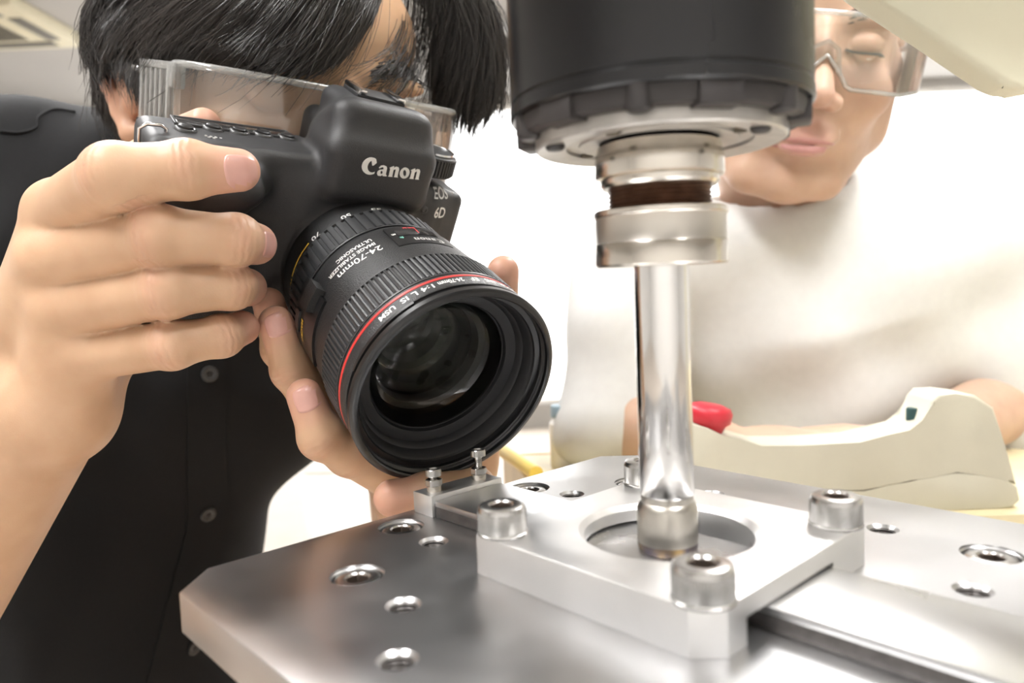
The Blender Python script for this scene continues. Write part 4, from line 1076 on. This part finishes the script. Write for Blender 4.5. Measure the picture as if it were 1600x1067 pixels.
# trousers and shoes
FL = Field(np.array([-600, 480, FLOOR]), np.array([-60, 960, -330]), 9.0)
hipR, hipL = K(-410, -470, 650), K(-270, -470, 720)
for hp, x, y in ((hipR, -420, 720), (hipL, -250, 780)):
    FL.cone(hp, (x, y, -720), 100, 78, 20); FL.cone((x, y, -720), (x, y + 30, FLOOR + 70), 78, 62, 15)
V, Q = FL.mesh(1); child(quads('trousers', V, Q, 'trouser_dark'), photographer)
def shoe(x, y, root, fx=0.35, fy=-0.94):
    f_ = Field((x - 170, y - 200, FLOOR - 2), (x + 170, y + 170, FLOOR + 130), 5.0)
    f_.cone((x, y, FLOOR + 44), (x + fx * 150, y + fy * 150, FLOOR + 36), 42, 34, 0); f_.cone((x, y, FLOOR + 50), (x, y, FLOOR + 95), 44, 40, 15)
    f_.box((x, y, FLOOR - 40), (300, 300, 41), 0, op='s')
    V, Q = f_.mesh(1); return child(quads('shoe', V, Q, 'shoe_dark'), root)
shoe(-420, 750, photographer); shoe(-250, 810, photographer)
# eyes
def eyes(Hd, root):
    for q in (-1, 1):
        v, f = [], []
        e = lathe('eye', [(0.0, -11)] + [(11 * math.cos(t), 11 * math.sin(t)) for t in np.linspace(-1.3, 1.3, 10)] + [(0.0, 11)], 'eye_white', None, 24, smooth=180)
        e.matrix_world = frame(Hd.w((q * 31.5, 0.5, 78.0)), Hd.A[:, 0], Hd.A[:, 1], Hd.A[:, 2]); child(e, root)
        lathe('iris', [(5.6, 9.55), (4, 10.45), (0.0, 11.25)], 'eye_dark', e, 20, smooth=180)
def brows(Hd, tree, root, m='brow'):
    for q in (-1, 1):
        v, f = [], []; off = 0
        for i in range(220):
            t = RNG.random(); x = q * (14 + 36 * t); y = 17 + 7 * math.sin(t * 2.6) + RNG.normal(0, 2.0)
            o = Hd.w((x, y, 150)); h = tree.ray_cast(Vector(o), Vector(-Hd.A[:, 2]), 120)
            if h[0] is None: continue
            p = np.array(h[0]) + np.array(h[1]) * 0.4; dr = Hd.A @ np.array([q * 6.0, 2.5 - 4 * t, 0])
            tv, tf = tube_data([p - np.array(h[1]) * 0.8, p + dr * 0.5 + np.array(h[1]) * 0.5, p + dr], [0.45, 0.4, 0.1], 3, False)
            v.append(tv); f += [tuple(k + off for k in q_) for q_ in tf]; off += len(tv)
        child(from_data('eyebrow', np.vstack(v), f, m, None), root)
TH = bvh_of(VH, QH); brows(H1, TH, photographer)

# hair: guides follow the photograph, lying on the head at their own depth
def head_depth(Hd, tree, px, py, off=0.0):
    rad = np.array([76, 86, 97]) + 2.0; c = np.array([0, 28, -14])
    o = (Hd.l(CO) - c) / rad; dd = (Hd.l(P(px, py, 1000.0)) - Hd.l(CO)) / rad
    a = dd @ dd; b = o @ dd; k = o @ o - 1; D = b * b - a * k
    t = (-b - math.sqrt(D)) / a if D > 0 else -b / a
    v = P(px, py, 1000.0) - CO; L_ = np.linalg.norm(v)
    h = tree.ray_cast(Vector(CO), Vector(v / L_), 900)
    d = t * 1000.0
    if h[0] is not None: d = min(d, h[3] / L_ * 1000.0 - 2.0)
    return d
def hair_from(Hd, tree, sheets, root, name, nlock, nstrand, seed, lock_r=2.2):
    rng = np.random.default_rng(seed)
    LV, LF, off = [], [], 0; SV, SF, soff = [], [], 0
    s = np.linspace(0, 1, 9); shape = 0.4 + 0.6 * np.sin(math.pi * np.minimum(1, 0.15 + 0.7 * s))
    for guides, w, dz, scatter in sheets:
        G = np.array([spline(g, 9) for g in guides])             # n x 9 x 2
        Dp = np.array([[head_depth(Hd, tree, x, y) for x, y in g] for g in G]) + dz
        n = len(G)
        def path(u, o, jit, cut=1.0):
            i = min(int(u), n - 2); t = u - i
            p = G[i] * (1 - t) + G[i + 1] * t; d = Dp[i] * (1 - t) + Dp[i + 1] * t - o * shape
            ph = rng.uniform(0, 6.28, 2); a = rng.normal(0, jit, 2)
            p = p + np.stack([a[0] * s + jit * 0.4 * np.sin(5 * s + ph[0]) * s, a[1] * s + jit * 0.3 * np.sin(6 * s + ph[1]) * s], 1)
            q = CO + d[:, None] * (CF + ((p[:, 0] - 800) / FPX)[:, None] * CR - ((p[:, 1] - 533.5) / FPX)[:, None] * CU)
            if cut < 1: q = q[:max(5, int(round(9 * cut)))]
            return q
        for _ in range(int(nlock * w)):
            q = path(rng.uniform(0, n - 1.001), rng.uniform(3, 8), scatter * 0.6)
            ct = rng.choice([9, 9, 8, 8, 7]); q = q[:ct]; r = lock_r * rng.uniform(0.6, 1.3) * np.interp(np.linspace(0, 1, ct), np.linspace(0, 1, 9), np.array([0.7, 1, 1.1, 1.1, 1, 0.9, 0.7, 0.4, 0.06]))
            tv, tf = tube_data(q, r, 6, False); LV.append(tv); LF += [tuple(k + off for k in f) for f in tf]; off += len(tv)
        for _ in range(int(nstrand * w)):
            wild = rng.random() < 0.14
            q = path(rng.uniform(0, n - 1.001), rng.uniform(5, 13) + (rng.uniform(0, 9) if wild else 0), scatter * (3.0 if wild else 1.2), rng.uniform(0.6, 1.0))
            r = rng.uniform(0.10, 0.20) * np.array([1, 1, 1, 1, 1, 0.95, 0.85, 0.65, 0.3])[:len(q)]
            tv, tf = tube_data(q, r, 3, False); SV.append(tv); SF += [tuple(k + soff for k in f) for f in tf]; soff += len(tv)
    a = child(from_data(name, np.vstack(LV), LF, 'hair_black', None), root)
    b = child(from_data('loose_hair', np.vstack(SV), SF, 'hair_strand', None), root); b['kind'] = 'stuff'
    return a
left = [[(240, -90), (150, -10), (136, 50), (146, 100), (160, 140)], [(270, -90), (185, -20), (155, 40), (154, 85), (164, 112)], [(300, -90), (220, -20), (182, 40), (172, 85), (180, 112)],
        [(330, -90), (260, -20), (215, 50), (205, 105), (220, 160)], [(360, -90), (300, -10), (255, 60), (236, 120), (236, 178)], [(400, -90), (340, 0), (295, 60), (268, 105), (252, 140)],
        [(440, -90), (390, 0), (345, 50), (312, 78), (285, 95)], [(480, -90), (440, 0), (400, 55), (362, 90), (325, 98)], [(530, -90), (500, -10), (462, 50), (420, 95), (375, 110)],
        [(570, -90), (550, -20), (518, 45), (480, 95), (430, 120)], [(604, -80), (590, 0), (562, 52), (530, 92), (484, 122)]]
nape = [[(165, 70), (148, 110), (152, 155), (165, 185)], [(185, 80), (168, 130), (172, 180), (186, 212)], [(205, 150), (196, 185), (205, 205), (222, 225)]]
right = [[(670, -80), (690, -10), (686, 60), (678, 120), (682, 165)], [(690, -80), (706, -10), (700, 60), (692, 130), (692, 180)], [(706, -80), (722, -10), (718, 70), (708, 145), (704, 198)],
         [(720, -80), (742, 0), (744, 80), (735, 150), (725, 212)], [(730, -80), (760, 10), (768, 90), (760, 150), (746, 196)], [(735, -70), (770, 30), (779, 100), (773, 145), (758, 180)]]
crown = [[(560, -150), (610, -90), (655, -40), (672, 20), (672, 60)], [(600, -150), (660, -90), (712, -20), (735, 60), (735, 120)], [(600, -160), (690, -90), (745, 0), (770, 70), (776, 120)]]
crownl = [[(560, -160), (420, -110), (280, -60), (190, 10), (150, 80)], [(560, -160), (440, -100), (330, -40), (240, 30), (200, 90)], [(560, -160), (470, -100), (400, -30), (320, 40), (265, 90)], [(560, -160), (530, -90), (480, -20), (420, 50), (350, 85)], [(570, -160), (575, -90), (560, -20), (525, 40), (470, 90)]]
sparse = [[(600, -90), (632, 0), (610, 80), (560, 115), (520, 128)], [(640, -90), (655, 0), (640, 90), (605, 140), (575, 158)], [(660, -80), (672, 20), (660, 100), (640, 150), (625, 172)]]
hair_from(H1, TH, [(left, 1.0, 0, 9), (crownl, 0.6, -4, 10), (nape, 0.22, 22, 6), (right, 0.62, 0, 13), (crown, 0.3, -2, 9)], photographer, 'hair', 420, 5200, 3)
hair_from(H1, TH, [(sparse, 1.0, -3, 14)], photographer, 'fringe', 3, 120, 4, 0.25)

# safety glasses
def safety_glasses(Hd, label, dy=-6.0):
    root = empty('safety_glasses', frame(Hd.c + Hd.A[:, 1] * dy, Hd.A[:, 0], Hd.A[:, 1], Hd.A[:, 2]))
    half = [(-73, 66), (-72, 82), (-64, 95), (-46, 104), (-24, 109), (0, 111)]
    plan = spline(half + [(-x, z) for x, z in half[-2::-1]], 61)
    v, f = [], []
    n = len(plan)
    def low(x): return -25 + (20 * max(0, 1 - abs(x) / 17.0) ** 0.8 if abs(x) < 17 else 0) + 5 * max(0, (abs(x) - 55) / 18)
    for i, (x, z) in enumerate(plan):
        t = _n(plan[min(i + 1, n - 1)] - plan[max(i - 1, 0)]); nx, nz = -t[1], t[0]
        if nz < 0: nx, nz = -nx, -nz
        for o in (0, 1.8):
            ys = np.linspace(low(x), 21, 7)
            for y in ys: v.append((x + nx * o, y, z + nz * o - 0.006 * (y - 2) ** 2 * 0.6))
    for i in range(n - 1):
        b = i * 14; c = b + 14
        for o in (0, 7):
            for j in range(6): f.append((b + o + j, c + o + j, c + o + j + 1, b + o + j + 1))
        f.append((b, c, c + 7, b + 7)); f.append((b + 6, c + 6, c + 13, b + 13))
    for b in (0, (n - 1) * 14):
        for j in range(6): f.append((b + j, b + j + 1, b + j + 8, b + j + 7))
    from_data('shield', v, f, 'goggle_plastic', root, 40)
    top = [(x, 21.4, z + 0.9 - 0.0036 * 19 ** 2) for x, z in plan]; bot = [(x, low(x) - 0.3, z + 0.9 - 0.0036 * (low(x) - 2) ** 2) for x, z in plan]
    tube('top_rim', top, 1.7, 'goggle_frame', root, 8); tube('lower_rim', bot, 1.4, 'goggle_frame', root, 8)
    for q in (-1, 1):
        sp_ = box('side_shield', (q * 77, 1, 47), (1.0, 19, 19), 'goggle_plastic', root, 0.4, Matrix.Rotation(q * -0.12, 3, 'Y'))
        for y in (-18, 20): box('side_frame', (q * 77.3, y, 47), (1.8, 1.8, 20), 'goggle_frame', sp_, 0.6, Matrix.Rotation(q * -0.12, 3, 'Y'))
        for z in (27.5, 66.5): box('side_frame', (q * (79.2 if z < 40 else 74.8), 1, z), (1.8, 19, 1.8), 'goggle_frame', sp_, 0.6)
        for k in range(5): box('vent_bar', (q * (79.4 - k * 0.9), 1, 31.5 + k * 6.4), (2.0, 17, 0.9), 'goggle_frame', sp_, 0.3, Matrix.Rotation(q * -0.12, 3, 'Y'))
        box('hinge', (q * 73, 16, 70), (3.2, 6, 5), 'goggle_frame', root, 1.2)
        tube('temple_arm', [(q * 79, 16, 28), (q * 83, 18, 0), (q * 86, 16, -22), (q * 84, 0, -36)], 2.0, 'goggle_frame', root, 8)
    tube('nose_bridge', [(-13, -16, 101), (-8, 0, 106), (0, 4, 108), (8, 0, 106), (13, -16, 101)], 1.5, 'goggle_frame', root, 8)
    tag(root, label, 'safety glasses')
    return root
safety_glasses(H1, 'clear safety glasses with slotted side shields on the photographer', -14.0)
# ------------------------------------------------------------------ man in white behind the spindle
mat('tshirt_white', (0.60, 0.60, 0.585), 0.9, noise=0.04, nscale=120, bump=0.2, bscale=1800, spec=0.2)
H2 = Head(K(224, 229, 596), axes((-0.12, -0.25, -0.96), (0.985, -0.12, -0.09)))
G1 = Field(H2.c - 150, H2.c + np.array([150, 150, 145]), 1.8)
H2.skin(G1, 1.17)
NB2 = K(262, 92, 690)
G1.cone(H2.w((0, -50, -40)), NB2, 52, 56, 15)
Vh, Qh = G1.mesh(2); Ah = surf_attrs(Vh, [(H2.w((0, -69, 98)), 22, 0.75), (H2.w((0, -40, 112)), 16, 0.3)])
S2R, S2L = K(112, 58, 672), K(428, 76, 668)                       # his right shoulder is at the left of the picture
E2R, E2L = P(950, 655, 610), P(1575, 628, 650)
W2R, W2L = P(1120, 700, 555), P(1430, 696, 555)
G2 = Field(np.array([0, 440, -420]), np.array([560, 900, 260]), 6.0)
G2.cone(NB2, K(275, 40, 705), 56, 90, 30); G2.cone(K(275, 40, 705), K(290, -330, 830), 95, 105, 30); G2.cone(S2R, S2L, 44, 44, 30)
for s_, e_ in ((S2R, E2R), (S2L, E2L)): G2.cone(s_, e_, 42, 36, 10)
Vb, Qb = G2.mesh(1)
G3 = Field(np.minimum.reduce([E2R, W2R, E2L, W2L]) - 75, np.maximum.reduce([E2R, W2R, E2L, W2L]) + 60, 2.2)
for s_, e_, w_ in ((S2R, E2R, W2R), (S2L, E2L, W2L)):
    G3.cone(e_ + 0.35 * (s_ - e_), e_, 38, 33, 0); G3.cone(e_, w_, 33, 22, 8)
for w_, dr in ((W2R, _n(np.array([1.0, -0.15, -0.1]))), (W2L, _n(np.array([-1.0, -0.1, 0.1])))):   # hands round the box on the table
    dr = _n(dr * np.array([1, 1, 0])); bk = np.array([0, 0, 1.0]); sd = _n(np.cross(bk, dr)); sd = sd if sd[1] > 0 else -sd
    G3.ell(w_ + dr * 40, (44, 40, 15), np.stack([dr, sd, bk], 1), 10)
    for k, (o_, l_) in enumerate(((-27, 62), (-9, 72), (9, 68), (27, 54))):
        a0 = w_ + dr * 70 + sd * o_; a1 = a0 + dr * l_ * 0.5 + np.array([0, 0, 1.0]); a2 = a1 + dr * l_ * 0.35 - np.array([0, 0, 4.0])
        G3.chain([a0, a1, a2], [9.5, 8.6, 7.2], 2)
    G3.chain([w_ + dr * 12 - sd * 26, w_ + dr * 45 - sd * 40 - bk * 3, w_ + dr * 72 - sd * 42 - bk * 6], [12, 10, 8], 4)
Vf, Qf = G3.mesh(1)
worker = empty('person'); worker.matrix_world = Matrix.Translation(Vector((0.27, 0.95, FLOOR * S)))
tag(worker, 'person in a white shirt watching from behind the spindle', 'person')
V, Q, A_ = join_meshes([(Vh, Qh, Ah), (Vb, Qb, surf_attrs(Vb)), (Vf, Qf, surf_attrs(Vf))])
skin2 = quads('body', V, Q, 'skin_fair'); [attr(skin2, n, a) for n, a in zip(('cr_s', 'cr_w', 'red'), A_)]
child(skin2, worker); eyes(H2, worker); TH2 = bvh_of(Vh, Qh); brows(H2, TH2, worker)
# lips and lashes
def patch(tree, Hd, fn, nu, nv, off, name, m, root):
    v = []
    for i in range(nu):
        for j in range(nv):
            x, y = fn(-1 + 2 * i / (nu - 1), -1 + 2 * j / (nv - 1))
            o = Hd.w((x, y, 160)); h = tree.ray_cast(Vector(o), Vector(-Hd.A[:, 2]), 130)
            e = max(abs(-1 + 2 * i / (nu - 1)), abs(-1 + 2 * j / (nv - 1)))
            v.append(np.array(h[0]) + np.array(h[1]) * (off if e < 0.95 else -0.3))
    f = [(i * nv + j, (i + 1) * nv + j, (i + 1) * nv + j + 1, i * nv + j + 1) for i in range(nu - 1) for j in range(nv - 1)]
    return child(from_data(name, np.array(v), f, m, None), root)
for Hd, tr_, rt in ((H2, TH2, worker), (H1, TH, photographer)):
    patch(tr_, Hd, lambda u, v: (25 * u, -68.3 + (3.4 - 2.6 * u * u) * (v + 1) / 2 * 1.2 + 1.0 * u * u), 17, 5, 0.35, 'upper_lip', 'lip', rt)
    patch(tr_, Hd, lambda u, v: (24 * u, -69.0 - (6.2 * (1 - u * u) + 0.6) * (1 - (v + 1) / 2) + 0.8 * u * u), 17, 5, 0.35, 'lower_lip', 'lip', rt)
    for q in ((-1, 1) if Hd is H2 else ()):
        v, f, off = [], [], 0
        for i in range(40):
            t = -1 + 2 * i / 39; x = q * 31.5 + 13.5 * t; y = -3.0 - 1.5 * (1 - t * t)
            h = tr_.ray_cast(Vector(Hd.w((x, y, 160))), Vector(-Hd.A[:, 2]), 130)
            if h[0] is None: continue
            p = np.array(h[0]); tv, tf = tube_data([p, p + Hd.A @ np.array([t * 1.5, -1.6, 2.2]), p + Hd.A @ np.array([t * 2.5, -2.2, 4.5])], [0.55, 0.45, 0.15], 3, False)
            v.append(tv); f += [tuple(k + off for k in g) for g in tf]; off += len(tv)
        child(from_data('eyelashes', np.vstack(v), f, 'brow', None), rt)
# shirt
lo, hi = np.array([-60, 470, -330]), np.array([640, 960, 280])
G4 = Field(lo, hi, 4.5)
TA2 = axes((-0.1, -0.25, -0.96), (1.0, 0, -0.1))
G4.cone(NB2, K(275, 40, 705), 62, 110, 30); G4.ell(K(275, 30, 702), (165, 130, 105), TA2, 30)
G4.cone(K(280, -40, 735), K(292, -300, 830), 125, 130, 30)
G4.cone(S2R, S2L, 56, 56, 40)
G4.cone(S2R, S2R + 1.03 * (E2R - S2R), 57, 41, 18); G4.cone(S2L, S2L + 1.12 * (E2L - S2L), 57, 45, 18); G4.cone(K(352, 128, 690), S2L, 52, 56, 25); G4.cone(K(352, 128, 690), NB2, 52, 62, 20)
def folds2(X):
    q = X - K(275, 0, 700); a = q @ CR; b = q @ CU
    return 4.6 * np.sin(a * 0.05 + b * 0.012 + 1.2 * np.sin(b * 0.03)) * np.clip(0.4 - b * 0.006, 0.15, 1.2) + 3.0 * np.sin(a * 0.03 - b * 0.06)
G4.add(folds2, lo, hi, 0, 'd')
G4.cone(H2.w((0, -60, -30)), NB2 + (NB2 - H2.w((0, -60, -30))) * 0.02, 58, 55, 6, 's')       # neck opening
V, Q = G4.mesh(2); child(quads('tshirt', V, Q, 'tshirt_white'), worker)
nd2 = _n(H2.w((0, -50, -40)) - NB2)
ex = _n(np.cross(nd2, CF)); ey = np.cross(nd2, ex)
nc = lathe('neckband', [(60, -4), (64, -5), (66, 0), (63, 6), (60, 5), (59, 0)], 'tshirt_white', None, 64, smooth=80); nc.matrix_world = frame(NB2 + nd2 * 10, ex, ey, nd2); child(nc, worker)
FL = Field(np.array([60, 740, FLOOR]), np.array([520, 1100, -230]), 9.0)
for x in (210, 370):
    FL.cone((x, 890, -300), (x, 900, -720), 100, 78, 25); FL.cone((x, 900, -720), (x, 930, FLOOR + 70), 78, 62, 15)
V, Q = FL.mesh(1); child(quads('trousers', V, Q, 'trouser_dark'), worker)
shoe(210, 940, worker, 0, -1); shoe(370, 940, worker, 0, -1)
# hair
def hair_local(Hd, root, n1, n2, seed, front=38):
    """short hair combed from the crown, lying on the skull"""
    rng = np.random.default_rng(seed); LV, LF, o1, SV, SF, o2 = [], [], 0, [], [], 0
    crown_ = np.array([0.1, 0.80, -0.58])
    for k in range(n1 + n2):
        az = rng.uniform(0, 2 * math.pi); e0 = rng.uniform(0.0, 0.9); L_ = rng.uniform(0.5, 0.95)
        u = _n(np.cross(crown_, [1, 0, 0])); w_ = np.cross(crown_, u)
        dirn = u * math.cos(az) + w_ * math.sin(az)
        pts = []
        off = rng.uniform(2, 8) if k < n1 else rng.uniform(5, 13)
        for t in np.linspace(e0, e0 + L_, 8):
            d = crown_ * math.cos(t) + dirn * math.sin(t)
            p = d * (np.array([76, 86, 97]) + off * (0.5 + 0.5 * math.sin(math.pi * min(1, (t - e0) / L_)))) + np.array([0, 28, -14])
            pts.append(p)
        e = pts[-1]
        if e[2] > (30 if front < 50 else 0) and e[1] < front: continue
        if abs(e[0]) > 55 and e[2] > -25 and e[1] < 8: continue
        if e[1] < -60: continue
        q = np.array([Hd.w(p) for p in pts]) + np.cumsum(rng.normal(0, 0.5, (8, 3)), 0)
        if k < n1:
            tv, tf = tube_data(q, 2.6 * np.array([0.6, 1, 1, 1, 0.9, 0.8, 0.5, 0.1]), 5, False); LV.append(tv); LF += [tuple(i + o1 for i in g) for g in tf]; o1 += len(tv)
        else:
            tv, tf = tube_data(q, 0.16, 3, False); SV.append(tv); SF += [tuple(i + o2 for i in g) for g in tf]; o2 += len(tv)
    child(from_data('hair', np.vstack(LV), LF, 'hair_black', None), root)
    b = child(from_data('loose_hair', np.vstack(SV), SF, 'hair_strand', None), root); b['kind'] = 'stuff'
hair_local(H2, worker, 900, 1500, 11)
hair_local(H1, photographer, 800, 1200, 12, 92)
safety_glasses(H2, 'clear wraparound safety glasses worn by the person in white')

# ------------------------------------------------------------------ hand control box on the table
pend = empty('control_box'); D0 = 470.0
pc = P(1330, 806, D0); PZ = TZ + 0.3
pend.matrix_world = Matrix.Translation(Vector((pc[0] * S, (pc[1]) * S, PZ * S)))
def PQ(px, py): q = P(px, py, D0); return (q[0] - pc[0], q[2] - PZ)
upper = [(1060, 652), (1100, 664), (1120, 674), (1145, 685), (1180, 690), (1240, 690), (1330, 685), (1375, 678), (1405, 666), (1428, 655), (1437, 622), (1447, 611), (1475, 610), (1503, 613), (1532, 632), (1552, 690), (1574, 752), (1560, 742), (1522, 731), (1480, 731), (1440, 735), (1410, 744), (1380, 754), (1340, 759), (1290, 760), (1060, 762)]
lower = [(1060, 764), (1290, 762), (1340, 761), (1381, 756), (1411, 746), (1441, 737), (1480, 733), (1521, 733), (1559, 744), (1575, 755), (1580, 776), (1568, 800), (1545, 812), (1060, 818)]
def slab(name, poly, y0, y1, m, bev, parent):
    pts = [PQ(*p) for p in poly]
    pts = [(x, max(z, 0.0)) for x, z in pts]
    bm = bmesh.new(); A = [bm.verts.new((x, y0, z)) for x, z in pts]; B = [bm.verts.new((x, y1, z)) for x, z in pts]
    fa = bm.faces.new(A); fb = bm.faces.new(B[::-1]); n = len(pts)
    for i in range(n): bm.faces.new((A[i], B[i], B[(i + 1) % n], A[(i + 1) % n]))
    bmesh.ops.bevel(bm, geom=list(fa.edges) + list(fb.edges), offset=bev, segments=4, profile=0.6, affect='EDGES', clamp_overlap=True)
    bmesh.ops.triangulate(bm, faces=[f for f in bm.faces if len(f.verts) > 6])
    return from_bm(name, bm, m, parent, 50)
slab('upper_shell', upper, -8, 22, 'pendant_beige', 4.0, pend)
slab('lower_shell', lower, -8, 22, 'pendant_beige', 2.0, pend)
slab('seam', [(1070, 755), (1290, 752), (1380, 748), (1440, 729), (1520, 726), (1560, 738), (1568, 760), (1520, 745), (1440, 748), (1380, 764), (1290, 770), (1070, 772)], -6.8, 21, 'seam_dark', 0.3, pend)
sx_, sz_ = PQ(1118, 674)
es = lathe('stop_button', [(0.0, 22), (8, 21.6), (13, 20), (14.6, 17), (14.2, 11), (11.6, 9), (9.6, 4), (9.6, -6)], 'stop_red', pend, 40, smooth=50)
es.matrix_local = Matrix.Translation(Vector((sx_ * S - 0.006, 0.007, sz_ * S - 0.004))) @ Matrix.Rotation(0.18, 4, 'Y')
kx, kz = PQ(1431, 660)
kb = lathe('selector_knob', [(0.0, 9), (3.4, 9), (4, 8), (4, -3)], 'knob_green', pend, 24, smooth=40); kb.matrix_local = Matrix.Translation(Vector((kx * S, 0.008, kz * S)))
tag(pend, 'beige hand control box with red stop button on the table', 'control box')
# small things on the table
a_ = CO + (P(779, 700, 100) - CO) * (TZ + 6 - CO[2]) / (P(779, 700, 100) - CO)[2]; b3 = CO + (P(838, 740, 100) - CO) * (TZ + 6 - CO[2]) / (P(838, 740, 100) - CO)[2]
mat('pencil_yellow', (0.85, 0.62, 0.10), 0.4, noise=0.06, nscale=100)
mat('cap_blue', (0.28, 0.38, 0.45), 0.45, noise=0.06, nscale=100)
pn = empty('yellow_marker'); ax_ = _n(b3 - a_); sx2 = _n(np.cross(ax_, [0, 0, 1.0])); pn.matrix_world = frame(a_, sx2, np.cross(ax_, sx2), ax_)
Ln = np.linalg.norm(b3 - a_)
lathe('barrel', [(0.0, 8), (5.6, 8), (5.8, 9), (5.8, Ln), (0.0, Ln)], 'pencil_yellow', pn, 24); lathe('cap', [(0.0, 0), (4.6, 0.4), (5.2, 2), (5.2, 8), (0.0, 8)], 'knob_green', pn, 24)
tag(pn, 'yellow marker with dark cap lying on the table behind the lens', 'marker')
q0 = P(877, 716, 612); bt_ = empty('small_bottle', loc=(q0[0], q0[1], TZ + 0.3))
lathe('bottle_body', [(0.0, 0), (8.5, 0), (9, 1), (9, 36), (6, 40), (5, 42)], 'white_paint', bt_, 28); lathe('bottle_cap', [(5, 41), (7.4, 41.4), (7.4, 50), (6.8, 51), (0.0, 51)], 'cap_blue', bt_, 28)
tag(bt_, 'small white bottle with blue grey cap beside the yellow marker', 'bottle')
